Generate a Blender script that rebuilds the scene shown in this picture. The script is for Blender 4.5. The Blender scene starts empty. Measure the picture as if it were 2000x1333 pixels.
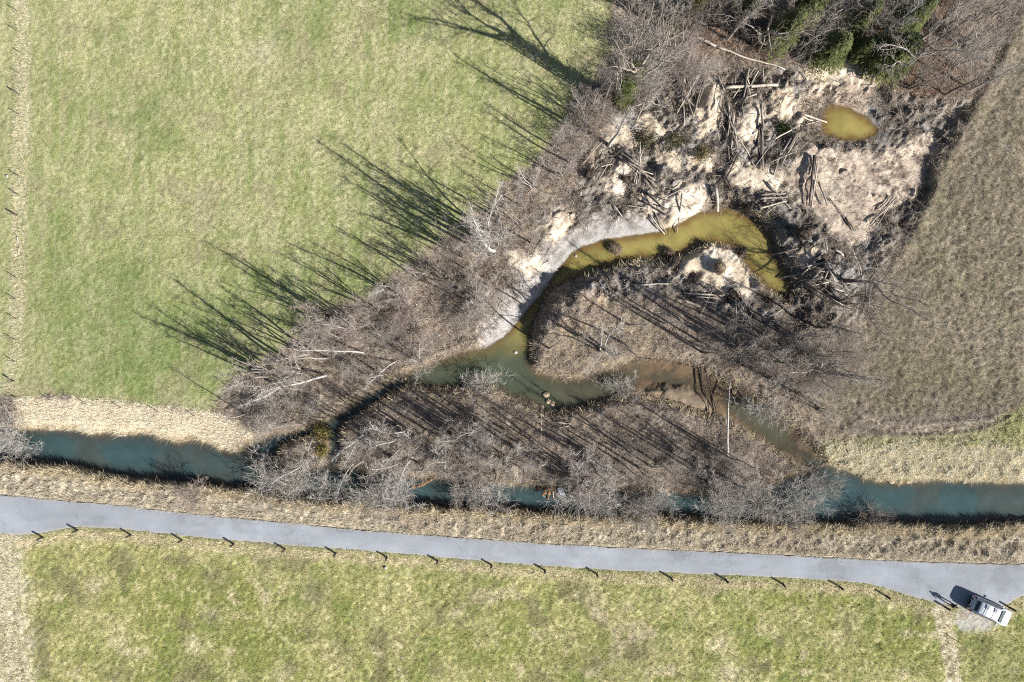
import bpy, bmesh, math, random
import numpy as np
from mathutils import Vector, Matrix

# ------------------------------------------------------------------ camera, light, exposure
scene = bpy.context.scene
COL = scene.collection
S = 0.0535            # metres per photo pixel on the ground
H = 70.0              # drone height
SUN_EL = math.radians(33.0)
SUN_AZ = math.atan2(-0.515, 0.857)      # direction towards the sun in the xy plane

cam = bpy.data.cameras.new("camera")
cam.sensor_width = 36.0
cam.lens = 36.0 * H / (2000 * S)
cam.clip_end = 6000
cam_o = bpy.data.objects.new("camera", cam)
cam_o.location = (0, 0, H)
COL.objects.link(cam_o)
scene.camera = cam_o

world = bpy.data.worlds.new("World")
scene.world = world
world.use_nodes = True
wn = world.node_tree
bg = wn.nodes["Background"]
sky = wn.nodes.new("ShaderNodeTexSky")
sky.sky_type = 'NISHITA'
sky.sun_disc = False
sky.sun_elevation = SUN_EL
sky.sun_rotation = math.pi / 2 - SUN_AZ
wn.links.new(sky.outputs[0], bg.inputs[0])
bg.inputs[1].default_value = 0.05

sun = bpy.data.lights.new("sun", 'SUN')
sun.energy = 5.0
sun.angle = math.radians(0.5)
sun.color = (1.0, 0.955, 0.88)
sun_o = bpy.data.objects.new("sun", sun)
COL.objects.link(sun_o)
sdir = Vector((math.cos(SUN_AZ) * math.cos(SUN_EL), math.sin(SUN_AZ) * math.cos(SUN_EL), math.sin(SUN_EL)))
sun_o.rotation_euler = sdir.to_track_quat('Z', 'Y').to_euler()
sun_o.location = sdir * 60

vs = scene.view_settings
vs.view_transform = 'Standard'
vs.look = 'None'
vs.gamma = 1
vs.exposure = 1.22
vs.use_curve_mapping = False
scene.cycles.use_denoising = False
scene.cycles.filter_width = 1.1

WL = -0.8             # water level

# ------------------------------------------------------------------ helpers
def P(px, py, z=0.0):
    k = S * (H - z) / H
    return ((px - 1000) * k, (666.5 - py) * k)

def poly(pts, z=0.0):
    return np.array([P(x, y, z) for x, y in pts], dtype=np.float64)

_lat = {}
def vnoise(x, y, scale, seed):
    if seed not in _lat:
        _lat[seed] = np.random.default_rng(seed).random((256, 256)).astype(np.float32)
    g = _lat[seed]
    u = x / scale + seed * 17.37
    v = y / scale + seed * 5.71
    iu = np.floor(u).astype(np.int64); iv = np.floor(v).astype(np.int64)
    fu = (u - iu).astype(np.float32); fv = (v - iv).astype(np.float32)
    fu = fu * fu * (3 - 2 * fu); fv = fv * fv * (3 - 2 * fv)
    i0 = iu & 255; i1 = (iu + 1) & 255; j0 = iv & 255; j1 = (iv + 1) & 255
    a = g[i0, j0] * (1 - fu) + g[i1, j0] * fu
    b = g[i0, j1] * (1 - fu) + g[i1, j1] * fu
    return a * (1 - fv) + b * fv

def fbm(x, y, scale, seed, octv=3, gain=0.5):
    t = 0; amp = 1; tot = 0
    for k in range(octv):
        t = t + amp * vnoise(x, y, scale / (2.03 ** k), seed + k * 31)
        tot += amp; amp *= gain
    return t / tot

def sst(a, b, x):
    t = np.clip((x - a) / (b - a), 0, 1)
    return t * t * (3 - 2 * t)

def sdf(pg, x, y):
    """signed distance to a polygon, negative inside"""
    n = len(pg)
    d2 = np.full(x.shape, 1e18); inside = np.zeros(x.shape, bool)
    for i in range(n):
        ax, ay = pg[i]; bx, by = pg[(i + 1) % n]
        ex, ey = bx - ax, by - ay
        L = ex * ex + ey * ey + 1e-12
        wx = x - ax; wy = y - ay
        t = np.clip((wx * ex + wy * ey) / L, 0, 1)
        dx = wx - ex * t; dy = wy - ey * t
        np.minimum(d2, dx * dx + dy * dy, out=d2)
        if ay != by:
            c = (ay <= y) != (by <= y)
            inside ^= c & (wx < ex * (wy / ey))
    d = np.sqrt(d2)
    d[inside] *= -1
    return d

def dline(pl, x, y):
    d2 = np.full(x.shape, 1e18)
    for i in range(len(pl) - 1):
        ax, ay = pl[i]; bx, by = pl[i + 1]
        ex, ey = bx - ax, by - ay
        t = np.clip(((x - ax) * ex + (y - ay) * ey) / (ex * ex + ey * ey + 1e-12), 0, 1)
        np.minimum(d2, (x - ax - ex * t) ** 2 + (y - ay - ey * t) ** 2, out=d2)
    return np.sqrt(d2)

def mesh_np(name, V, faces, cols=None, attrs=None, smooth=True):
    """V (N,3); faces: list of int arrays (M,3) or (M,4)"""
    me = bpy.data.meshes.new(name)
    V = np.asarray(V, dtype=np.float32)
    me.vertices.add(len(V)); me.vertices.foreach_set("co", V.ravel())
    faces = [np.asarray(f, dtype=np.int32) for f in faces if len(f)]
    loops = np.concatenate([f.ravel() for f in faces])
    tot = np.concatenate([np.full(len(f), f.shape[1], np.int32) for f in faces])
    st = np.concatenate([[0], np.cumsum(tot)[:-1]]).astype(np.int32)
    me.loops.add(len(loops)); me.loops.foreach_set("vertex_index", loops)
    me.polygons.add(len(tot)); me.polygons.foreach_set("loop_start", st)
    me.polygons.foreach_set("use_smooth", np.full(len(tot), smooth, bool))
    if cols is not None:
        a = me.color_attributes.new("Col", 'FLOAT_COLOR', 'POINT')
        c4 = np.ones((len(V), 4), np.float32); c4[:, :3] = cols
        a.data.foreach_set("color", c4.ravel())
    for k, v in (attrs or {}).items():
        a = me.attributes.new(k, 'FLOAT', 'POINT')
        a.data.foreach_set("value", np.asarray(v, np.float32))
    me.update(calc_edges=True)
    return me

def link(name, me, mat=None, parent=None, loc=None):
    o = bpy.data.objects.new(name, me)
    if mat is not None and me is not None:
        if len(me.materials) == 0: me.materials.append(mat)
    if parent is not None: o.parent = parent
    if loc is not None: o.location = loc
    COL.objects.link(o)
    return o

def tag(o, label=None, cat=None, group=None, kind=None):
    if label: o["label"] = label
    if cat: o["category"] = cat
    if group: o["group"] = group
    if kind: o["kind"] = kind
    return o

def empty(name, loc, rz=0.0, sc=None):
    o = bpy.data.objects.new(name, None)
    o.empty_display_size = 0.3
    o.location = loc; o.rotation_euler = (0, 0, rz)
    if sc: o.scale = sc
    COL.objects.link(o)
    return o

# ------------------------------------------------------------------ materials
def new_mat(name):
    m = bpy.data.materials.new(name); m.use_nodes = True
    nt = m.node_tree
    return m, nt, nt.nodes["Principled BSDF"]

def N(nt, t, **kw):
    n = nt.nodes.new(t)
    for k, v in kw.items(): setattr(n, k, v)
    return n

def plain(name, col, rough=0.8, spec=0.3, var=0.25, scale=6.0, bump=0.0, bscale=20.0, metal=0.0, coat=0.0):
    """colour with object-space noise variation and optional bump"""
    m, nt, b = new_mat(name)
    tc = N(nt, "ShaderNodeTexCoord")
    no = N(nt, "ShaderNodeTexNoise"); no.inputs["Scale"].default_value = scale; no.inputs["Detail"].default_value = 4
    nt.links.new(tc.outputs["Object"], no.inputs["Vector"])
    r = N(nt, "ShaderNodeValToRGB")
    r.color_ramp.elements[0].position = 0.3; r.color_ramp.elements[1].position = 0.7
    r.color_ramp.elements[0].color = tuple(c * (1 - var) for c in col) + (1,)
    r.color_ramp.elements[1].color = tuple(min(1, c * (1 + var)) for c in col) + (1,)
    nt.links.new(no.outputs["Fac"], r.inputs["Fac"])
    nt.links.new(r.outputs["Color"], b.inputs["Base Color"])
    b.inputs["Roughness"].default_value = rough
    b.inputs["Specular IOR Level"].default_value = spec
    b.inputs["Metallic"].default_value = metal
    b.inputs["Coat Weight"].default_value = coat
    if bump:
        n2 = N(nt, "ShaderNodeTexNoise"); n2.inputs["Scale"].default_value = bscale; n2.inputs["Detail"].default_value = 5
        nt.links.new(tc.outputs["Object"], n2.inputs["Vector"])
        bp = N(nt, "ShaderNodeBump"); bp.inputs["Strength"].default_value = bump; bp.inputs["Distance"].default_value = 0.02
        nt.links.new(n2.outputs["Fac"], bp.inputs["Height"]); nt.links.new(bp.outputs["Normal"], b.inputs["Normal"])
    return m

def ground_mat(name, fine, bump, lo=0.62, hi=1.4):
    m, nt, b = new_mat(name)
    at = N(nt, "ShaderNodeAttribute", attribute_name="Col")
    geo = N(nt, "ShaderNodeNewGeometry")
    n1 = N(nt, "ShaderNodeTexNoise"); n1.inputs["Scale"].default_value = fine; n1.inputs["Detail"].default_value = 3
    n1.inputs["Roughness"].default_value = 0.7
    nt.links.new(geo.outputs["Position"], n1.inputs["Vector"])
    mr = N(nt, "ShaderNodeMapRange")
    mr.inputs["From Min"].default_value = 0.3; mr.inputs["From Max"].default_value = 0.7
    mr.inputs["To Min"].default_value = lo; mr.inputs["To Max"].default_value = hi
    nt.links.new(n1.outputs["Fac"], mr.inputs["Value"])
    mx = N(nt, "ShaderNodeVectorMath", operation='SCALE')
    nt.links.new(at.outputs["Color"], mx.inputs[0]); nt.links.new(mr.outputs["Result"], mx.inputs["Scale"])
    nt.links.new(mx.outputs["Vector"], b.inputs["Base Color"])
    b.inputs["Roughness"].default_value = 0.95
    b.inputs["Specular IOR Level"].default_value = 0.1
    n2 = N(nt, "ShaderNodeTexNoise"); n2.inputs["Scale"].default_value = fine * 0.8; n2.inputs["Detail"].default_value = 4
    nt.links.new(geo.outputs["Position"], n2.inputs["Vector"])
    bp = N(nt, "ShaderNodeBump"); bp.inputs["Strength"].default_value = bump; bp.inputs["Distance"].default_value = 0.08
    nt.links.new(n2.outputs["Fac"], bp.inputs["Height"]); nt.links.new(bp.outputs["Normal"], b.inputs["Normal"])
    return m

def attr_mat(name, rough=0.9, spec=0.15, trans=False):
    m, nt, b = new_mat(name)
    at = N(nt, "ShaderNodeAttribute", attribute_name="Col")
    nt.links.new(at.outputs["Color"], b.inputs["Base Color"])
    b.inputs["Roughness"].default_value = rough
    b.inputs["Specular IOR Level"].default_value = spec
    if trans:
        tl = N(nt, "ShaderNodeBsdfTranslucent"); nt.links.new(at.outputs["Color"], tl.inputs["Color"])
        mx = N(nt, "ShaderNodeMixShader"); mx.inputs[0].default_value = 0.5
        nt.links.new(b.outputs[0], mx.inputs[1]); nt.links.new(tl.outputs[0], mx.inputs[2])
        nt.links.new(mx.outputs[0], nt.nodes["Material Output"].inputs["Surface"])
    return m

M_GROUND = ground_mat("turf_and_soil", 8.0, 0.42)
M_ROAD = ground_mat("asphalt", 13.0, 0.25, 0.80, 1.18)
M_BLADE = attr_mat("plant_fibre", trans=True)
M_BARK_GREY = plain("bark_grey", (0.25, 0.225, 0.205), 0.9, 0.15, 0.35, 5.0)
M_BARK_PALE = plain("bark_pale", (0.37, 0.35, 0.33), 0.85, 0.2, 0.3, 4.0)
M_BARK_BROWN = plain("bark_brown", (0.115, 0.092, 0.075), 0.9, 0.15, 0.35, 5.0)
M_TWIG_GREY = plain("twig_grey", (0.31, 0.28, 0.25), 0.85, 0.2, 0.3, 2.0)
M_TWIG_PALE = plain("twig_pale", (0.37, 0.345, 0.32), 0.85, 0.2, 0.25, 2.0)
M_TWIG_BROWN = plain("twig_brown", (0.245, 0.212, 0.185), 0.9, 0.15, 0.3, 2.0)
M_TWIG_PINK = plain("twig_reddish", (0.30, 0.25, 0.23), 0.85, 0.2, 0.3, 2.0)
M_WOOD_PALE = plain("weathered_wood", (0.36, 0.32, 0.27), 0.8, 0.2, 0.3, 3.0, 0.5, 25)
M_WOOD_GREY = plain("grey_log_bark", (0.20, 0.175, 0.15), 0.9, 0.15, 0.35, 3.0, 0.7, 18)
M_WOOD_DARK = plain("dark_wet_bark", (0.055, 0.045, 0.04), 0.9, 0.2, 0.35, 3.0, 0.7, 18)
M_POST = plain("tarred_post_wood", (0.045, 0.04, 0.036), 0.8, 0.2, 0.3, 9.0, 0.5, 30)
M_POST_WOOD = plain("split_post_wood", (0.10, 0.085, 0.065), 0.9, 0.15, 0.35, 9.0, 0.5, 30)

# ------------------------------------------------------------------ traced outlines (photo pixels)
FAR = 40000
RIVER_N = [(0, 836), (52, 839), (100, 839), (150, 842), (185, 850), (220, 845), (238, 853), (275, 845), (305, 853), (346, 863),
           (376, 858), (406, 866), (436, 879), (456, 884), (476, 881), (500, 888), (510, 905), (540, 915), (590, 915), (625, 914), (660, 914),
           (700, 918), (740, 922), (780, 925), (820, 930), (860, 935), (900, 938), (960, 942), (1000, 945), (1060, 948), (1110, 955),
           (1160, 958), (1200, 958), (1260, 955), (1300, 957), (1340, 960), (1400, 962), (1450, 955), (1500, 945), (1550, 930),
           (1600, 912), (1612, 905), (1640, 915), (1700, 935), (1740, 941), (1800, 940), (1850, 937), (1900, 941), (1950, 942), (2000, 945)]
RIVER_S = [(0, 897), (50, 903), (100, 910), (150, 913), (200, 924), (250, 933), (300, 938), (350, 941), (400, 944), (450, 952), (500, 955),
           (560, 968), (640, 978), (700, 976), (780, 988), (820, 990), (900, 990), (1000, 996), (1060, 1000), (1150, 1006), (1250, 1001),
           (1300, 1010), (1400, 1015), (1500, 1018), (1580, 1020), (1640, 1022), (1700, 1018), (1750, 1020), (1820, 1025), (1880, 1028),
           (1920, 1025), (2000, 1016)]
RIVER = [(-FAR, 836)] + RIVER_N + [(FAR, 945), (FAR, 1016)] + RIVER_S[::-1] + [(-FAR, 897)]
ARM = [(476, 880), (500, 862), (530, 852), (570, 845), (600, 838), (625, 830), (650, 815), (680, 795), (720, 770), (760, 750), (790, 735),
       (800, 745), (792, 752), (765, 768), (735, 785), (705, 805), (680, 822), (665, 838), (668, 875), (662, 916), (642, 916), (640, 870), (636, 845),
       (610, 850), (575, 860), (550, 872), (540, 890), (545, 920), (505, 920)]
CHANNEL = [(1612, 905), (1598, 890), (1580, 868), (1562, 850), (1545, 832), (1520, 815), (1495, 790), (1475, 775), (1440, 762), (1405, 742),
           (1370, 722), (1330, 708), (1295, 703), (1262, 702), (1235, 706), (1200, 722), (1150, 738), (1110, 742), (1075, 735), (1050, 727),
           (1040, 718), (1038, 690), (1037, 665), (1042, 638), (1050, 615), (1062, 590), (1080, 568), (1105, 553), (1125, 545), (1160, 530),
           (1195, 522), (1212, 513), (1240, 511), (1252, 503), (1265, 510), (1302, 508), (1325, 503), (1345, 493), (1360, 480), (1385, 474),
           (1420, 480), (1442, 493), (1457, 518), (1475, 540), (1497, 565), (1522, 580), (1535, 583), (1550, 573), (1547, 563), (1537, 533),
           (1522, 508), (1512, 495), (1510, 473), (1500, 453), (1487, 440), (1462, 423), (1440, 412), (1430, 398), (1405, 410), (1370, 415),
           (1350, 423), (1332, 433), (1312, 443), (1287, 452), (1250, 458), (1212, 463), (1175, 470), (1140, 480), (1117, 493), (1100, 513),
           (1080, 538), (1057, 573), (1030, 605), (1000, 640), (985, 658), (960, 672), (945, 680), (920, 684), (900, 690), (870, 698),
           (830, 715), (790, 733), (786, 745), (792, 753), (850, 757), (900, 757), (930, 752), (965, 755), (1000, 775), (1040, 790), (1060, 803),
           (1110, 800), (1160, 790), (1200, 775), (1255, 768), (1310, 783), (1350, 795), (1390, 808), (1420, 815), (1440, 828), (1460, 842),
           (1500, 867), (1540, 893), (1575, 918), (1600, 917)]
POND = [(1605, 225), (1610, 212), (1625, 204), (1640, 205), (1660, 210), (1675, 217), (1690, 227), (1705, 240), (1717, 252), (1710, 265),
        (1695, 272), (1675, 277), (1650, 275), (1630, 272), (1612, 265), (1605, 250)]
ROAD_TOP = [(-400, 930), (0, 967), (125, 978), (250, 989), (337, 1000), (500, 1016), (700, 1035), (850, 1047), (1000, 1058), (1250, 1072), (1500, 1083),
            (1700, 1094), (2000, 1103), (2400, 1112)]
ROAD_BOT = [(-400, 1036), (-60, 1042), (0, 1042), (50, 1045), (82, 1041), (120, 1034), (150, 1029), (225, 1032), (375, 1047), (500, 1060), (750, 1078),
            (1000, 1101), (1200, 1114), (1500, 1126), (1675, 1136), (1712, 1143), (1737, 1151), (1775, 1163), (1812, 1173), (1870, 1186), (1925, 1190),
            (1962, 1184), (1985, 1168), (2010, 1160), (2080, 1158), (2400, 1166)]
MEADOW = [(-FAR, -FAR), (1200, -FAR), (1200, 0), (1195, 60), (1188, 110), (1165, 150), (1135, 180), (1120, 205), (1105, 240), (1082, 270),
          (1057, 305), (1037, 325), (1010, 345), (987, 363), (950, 403), (925, 433), (862, 475), (820, 510), (782, 533), (750, 563), (690, 590),
          (637, 605), (612, 628), (575, 666), (515, 711), (490, 730), (445, 754), (436, 779), (426, 809), (380, 803), (300, 795), (200, 785),
          (100, 778), (40, 778), (-FAR, 780)]
NSTRAW = [(30, 780), (100, 778), (200, 785), (300, 795), (380, 803), (430, 809), (470, 822), (500, 850), (500, 875), (470, 900), (30, 860)]
FIELD = [(FAR, -FAR), (2020, -FAR), (2000, 0), (1975, 70), (1945, 130), (1905, 200), (1880, 250), (1848, 300), (1828, 340), (1808, 390), (1790, 430),
         (1760, 480), (1720, 560), (1690, 620), (1660, 680), (1610, 740), (1580, 790), (1610, 850), (1680, 852), (1760, 850), (1850, 846),
         (1930, 832), (1960, 808), (2000, 785), (FAR, 700)]
RGRASS = [(1600, 850), (1680, 852), (1760, 850), (1850, 846), (1930, 832), (1960, 808), (2000, 785), (FAR, 700), (FAR, 960), (2000, 960), (1700, 950), (1610, 905)]
RSTRAW = [(1625, 872), (1700, 868), (1800, 872), (1900, 876), (1960, 874), (2000, 885), (2100, 900), (2100, 950), (1940, 945), (1800, 945), (1700, 940), (1640, 915)]
CLEARING = [(1180, 262), (1215, 235), (1262, 200), (1330, 142), (1420, 150), (1560, 128), (1700, 152), (1760, 192), (1830, 190), (1888, 205), (1872, 250),
            (1842, 292), (1822, 340), (1798, 390), (1778, 440), (1745, 485), (1708, 545), (1690, 610), (1640, 650), (1560, 650), (1480, 640),
            (1400, 610), (1330, 590), (1250, 580), (1150, 570), (1090, 560), (1040, 530), (1045, 480), (1060, 430), (1100, 395), (1150, 350), (1165, 300)]
PIT = [(1580, 170), (1700, 165), (1760, 195), (1830, 195), (1884, 207), (1868, 250), (1838, 292), (1818, 340), (1796, 390), (1778, 440), (1760, 462), (1735, 440),
       (1700, 380), (1620, 300), (1560, 260)]
SILT = [(930, 655), (935, 620), (975, 590), (985, 540), (1030, 500), (1060, 465), (1120, 440), (1200, 418), (1285, 418), (1300, 450), (1250, 465),
        (1150, 490), (1100, 525), (1030, 615), (985, 668), (945, 690)]
RSAND = [(1560, 290), (1600, 278), (1640, 290), (1700, 290), (1760, 270), (1810, 255), (1836, 262), (1835, 290), (1812, 340), (1788, 390), (1740, 400), (1700, 450),
         (1665, 480), (1630, 460), (1600, 425), (1560, 405), (1535, 350)]
NSAND = [(1565, 165), (1590, 140), (1640, 135), (1720, 155), (1715, 175), (1700, 225), (1660, 205), (1610, 205), (1575, 262), (1552, 230)]
SANDS = [[(1205, 236), (1222, 252), (1241, 275), (1236, 282), (1215, 280), (1195, 280), (1192, 270)],
         [(1248, 235), (1272, 232), (1291, 255), (1280, 270), (1262, 262), (1245, 248)],
         [(1388, 158), (1400, 172), (1408, 195), (1400, 235), (1380, 256), (1362, 268), (1368, 240), (1372, 200)],
         [(1455, 215), (1478, 205), (1492, 225), (1478, 245), (1475, 268), (1455, 270), (1438, 262), (1448, 240)],
         [(1283, 298), (1310, 305), (1334, 312), (1332, 328), (1322, 334), (1300, 322)],
         [(1345, 305), (1375, 298), (1392, 312), (1392, 332), (1372, 330), (1350, 318)],
         [(1200, 322), (1220, 318), (1230, 335), (1222, 360), (1212, 382), (1192, 372), (1188, 350)],
         [(1428, 330), (1470, 325), (1510, 335), (1532, 352), (1525, 370), (1490, 372), (1455, 365), (1435, 350)],
         [(1255, 380), (1275, 368), (1290, 385), (1285, 408), (1262, 412), (1252, 395)],
         [(1295, 382), (1340, 358), (1370, 365), (1378, 395), (1368, 412), (1335, 432), (1312, 444), (1300, 420)],
         [(1578, 125), (1600, 112), (1640, 122), (1700, 122), (1722, 142), (1715, 160), (1660, 158), (1600, 150), (1572, 150)],
         [(1522, 185), (1535, 178), (1550, 205), (1540, 222), (1505, 225), (1510, 205)],
         [(1335, 505), (1390, 490), (1420, 492), (1440, 510), (1468, 545), (1455, 572), (1415, 565), (1365, 545), (1330, 530)],
         [(1555, 495), (1580, 490), (1590, 505), (1582, 516), (1558, 515)],
         [(1085, 415), (1115, 408), (1120, 435), (1100, 455), (1075, 465), (1070, 445)],
         [(1000, 500), (1050, 500), (1060, 520), (1030, 535), (1005, 525)]]
ORANGE = [(1340, 70), (1450, 20), (1700, 40), (1900, -60), (1870, 60), (1850, 120), (1880, 180), (1800, 190), (1740, 170), (1720, 150), (1640, 110), (1560, 130),
          (1480, 112), (1380, 92)]
GRAVEL = [(1880, 1190), (1860, 1215), (1885, 1235), (1930, 1228), (1955, 1205), (1960, 1185)]
DPEN = [(1048, 725), (1060, 690), (1090, 640), (1160, 610), (1240, 620), (1300, 640), (1330, 690), (1270, 695), (1200, 715), (1100, 738)]
BANK = [(-FAR, 897)] + RIVER_S + [(FAR, 1016), (FAR, 1112)] + ROAD_TOP[::-1] + [(-FAR, 930)]
BELOW = [(-FAR, 1036)] + ROAD_BOT + [(FAR, 1166), (FAR, FAR), (-FAR, FAR)]
SANDBAR = [(1268, 765), (1300, 752), (1345, 760), (1378, 785), (1388, 802), (1350, 795), (1310, 783)]

# ------------------------------------------------------------------ ground: one height field
step = 0.14
xi = np.arange(-57.5, 57.5 + 1e-6, step); yi = np.arange(-39.5, 39.5 + 1e-6, step)
ext = 58 + np.cumsum(np.geomspace(0.3, 260, 44))
xs = np.concatenate([-ext[::-1], xi, ext]); exty = 40 + np.cumsum(np.geomspace(0.3, 260, 44))
ys = np.concatenate([-exty[::-1], yi, exty])
NX, NY = len(xs), len(ys)
X, Y = np.meshgrid(xs, ys)              # rows = y
PX = X / S + 1000; PY = 666.5 - Y / S

w1 = (fbm(X, Y, 2.2, 11) - 0.5) * 1.6
w2 = (fbm(X, Y, 0.8, 12) - 0.5) * 0.8
d_riv = sdf(poly(RIVER, WL), X, Y)
d_chan = sdf(poly(CHANNEL, WL), X, Y)
d_arm = sdf(poly(ARM, WL), X, Y)
d_pond = sdf(poly(POND, WL), X, Y)
d_wat_raw = np.minimum(np.minimum(d_riv, d_chan), np.minimum(d_arm, d_pond))
edge = (fbm(X, Y, 0.7, 13) - 0.5) * 0.55 + (fbm(X, Y, 2.5, 14) - 0.5) * 0.3
d_wat = d_wat_raw + edge * np.where(np.minimum(d_chan, d_pond) < 1.0, 0.6, 1.0)
d_mead = sdf(poly(MEADOW), X, Y) + w1 * 0.9 + w2
d_nst = sdf(poly(NSTRAW), X, Y) + w2
d_field = sdf(poly(FIELD), X, Y)
d_fieldw = d_field + w1 * 0.8 + w2
d_rg = sdf(poly(RGRASS), X, Y) + w2
d_rs = sdf(poly(RSTRAW), X, Y) + w1 + w2
d_clear = sdf(poly(CLEARING), X, Y) + w1 + w2
d_pit = sdf(poly(PIT), X, Y) + w1 * 0.8
d_silt = sdf(poly(SILT), X, Y) + w1 + w2
d_rsand = sdf(poly(RSAND), X, Y) + w1 + w2
d_nsand = sdf(poly(NSAND), X, Y) + w1 + w2
d_sand = np.full(X.shape, 1e9)
for s_ in SANDS:
    d_sand = np.minimum(d_sand, sdf(poly(s_), X, Y))
d_sandw = d_sand + w1 * 0.55 + w2 * 1.3
d_or = sdf(poly(ORANGE), X, Y) + w1 * 1.5 + w2
d_grav = sdf(poly(GRAVEL), X, Y) + w1 * 0.6 + w2
d_dpen = sdf(poly(DPEN), X, Y) + w1 * 1.4 + w2
d_bank = sdf(poly(BANK), X, Y)
d_below = sdf(poly(BELOW), X, Y)
ROAD = ROAD_TOP + ROAD_BOT[::-1]
d_road = sdf(poly([(-FAR, 930)] + ROAD_TOP + [(FAR, 1112), (FAR, 1166)] + ROAD_BOT[::-1] + [(-FAR, 1036)]), X, Y)
d_bar = sdf(poly(SANDBAR, WL), X, Y) + w2
FENCE_L = [(44, -200), (42, 0), (45, 100), (44, 200), (40, 400), (35, 550), (28, 700), (20, 790)]
d_fen = dline(poly(FENCE_L), X, Y)
LTRACK = [(0, 1050), (5, 1090), (14, 1150), (20, 1250), (30, 1333), (34, 1500)]
d_ltr = dline(poly(LTRACK), X, Y)
RTRACK = [(1838, 1195), (1848, 1235), (1858, 1290), (1862, 1340), (1866, 1500)]
d_rtr = dline(poly(RTRACK), X, Y)
RUTS = [[(1690, 815), (1740, 835), (1790, 838), (1860, 832), (1940, 826)], [(1700, 838), (1760, 845), (1840, 844), (1910, 836), (1960, 815)]]
d_rut = np.minimum(dline(poly(RUTS[0]), X, Y), dline(poly(RUTS[1]), X, Y))

def gauss(px, py, r):
    return np.exp(-((PX - px) ** 2 + (PY - py) ** 2) / (2 * r * r))

m_mead = sst(0.35, -0.35, d_mead)
m_below = sst(0.1, -0.1, d_below)
m_bank = sst(0.1, -0.1, d_bank)
m_field = np.where(PY > 480, sst(2.6, -2.2, d_fieldw), sst(0.9, -0.6, d_fieldw))
m_rg = sst(0.5, -0.5, d_rg) * (1 - m_field)
m_clear = sst(0.8, -0.6, d_clear)
m_wood = np.clip(1 - m_mead - m_below - m_bank - m_field - m_rg - sst(0.3, -0.3, d_nst), 0, 1)
m_road = sst(0.25, -0.15, d_road)
m_wood = m_wood * (d_road > 0.5) * (d_below > 0) * (d_bank > 0)
m_sand = sst(0.70, -0.05, d_sandw + (fbm(X, Y, 0.45, 16, 2) - 0.5) * 0.9)
m_silt = sst(0.8, -0.8, d_silt)

# relief
n_fine = fbm(X, Y, 0.34, 21, 2, 0.6) - 0.5
n_tuft = fbm(X, Y, 0.62, 24, 3, 0.6) - 0.5
n_mid = fbm(X, Y, 1.6, 27, 3) - 0.5
n_big = fbm(X, Y, 9.0, 29, 3) - 0.5
Z = n_big * 0.35
Z += m_mead * (n_fine * 0.10 + n_mid * 0.08)
Z += m_below * (n_fine * 0.13 + n_tuft * 0.10)
fs = fbm(X * 0.9 + Y * 0.35, Y * 0.75 - X * 0.2, 0.55, 33, 3, 0.62) - 0.5
Z += m_field * (fs * 0.24 + (fbm(X * 1.2, Y * 0.8, 1.3, 88, 2) - .5) * 0.14 + n_fine * 0.16)
Z += m_rg * (n_fine * 0.26 + n_tuft * 0.42)
Z += m_bank * (np.maximum(n_tuft, -0.12) * 1.05 + n_fine * 0.30)
Z += sst(0.3, -0.3, d_nst) * (n_fine * 0.16 + n_tuft * 0.1)
m_rs = sst(0.8, -0.8, d_rsand)
Z += m_wood * (1 - m_silt) * (1 - 0.72 * m_rs) * (1 - 0.7 * m_sand) * (n_tuft * 0.42 + n_fine * 0.18 + n_mid * 0.3)
# dug-over clearing: pit east of the pond with a steep rim under the field, humps, sand mounds
Z += -0.75 * sst(0.25, -0.35, d_pit) * sst(6.5, 1.0, -d_field * 0 + np.abs(d_pit + 3)) * 0.0
Z += -0.62 * sst(0.25, -0.45, d_pit + n_tuft * 0.9 + n_mid * 1.5)
Z += 0.30 * sst(2.2, 0.0, np.abs(d_field)) * sst(-0.4, 0.4, d_pit) * sst(560, 480, PY) * sst(0.5, -0.5, d_field)
Z += m_clear * sst(0.1, -0.6, d_sandw) * 0.22
Z += m_clear * ((fbm(X, Y, 3.2, 41, 3) - 0.5) * 0.8 + n_tuft * (0.45 + 0.9 * sst(0.52, 0.68, fbm(X, Y, 2.8, 43))) * (1 - m_silt) * (1 - 0.8 * m_rs) * (1 - 0.85 * m_sand))
for (hx, hy, hr, hh) in [(1112, 590, 30, 1.35), (1076, 640, 22, 1.2), (1160, 562, 26, 1.0), (1220, 545, 24, 0.5), (1545, 470, 22, 0.7), (1580, 470, 22, 0.6), (1600, 540, 30, 0.5),
                         (1575, 605, 20, 0.5), (1620, 630, 20, 0.6), (1555, 612, 14, -0.7), (1770, 447, 13, -0.6), (1445, 575, 14, 0.35), (1405, 520, 10, 0.55),
                         (1160, 330, 10, 0.5), (1150, 345, 8, 0.4), (1225, 310, 12, 0.3), (1345, 250, 30, 0.4), (1300, 250, 18, 0.35), (1360, 535, 8, -0.5),
                         (1780, 280, 18, 0.35), (1730, 300, 22, 0.3), (1450, 425, 12, 0.5), (1485, 405, 14, 0.45), (1470, 470, 6, 0.2), (1330, 195, 16, -0.7), (1345, 165, 10, -0.6), (1440, 200, 9, -0.6), (1420, 250, 10, -0.5), (1195, 300, 12, -0.5), (1175, 325, 9, -0.6), (1265, 330, 10, -0.5), (1525, 260, 9, -0.6), (1715, 268, 9, -0.5), (1735, 262, 9, -0.5), (1400, 330, 10, -0.5), (1480, 300, 9, -0.5), (1560, 330, 6, -0.3),
                         (1358, 185, 12, -0.6), (1430, 180, 14, -0.6), (1560, 460, 10, 0.5)]:
    Z += hh * gauss(hx, hy, hr) * (0.75 + 1.0 * (n_tuft + 0.25))
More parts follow.
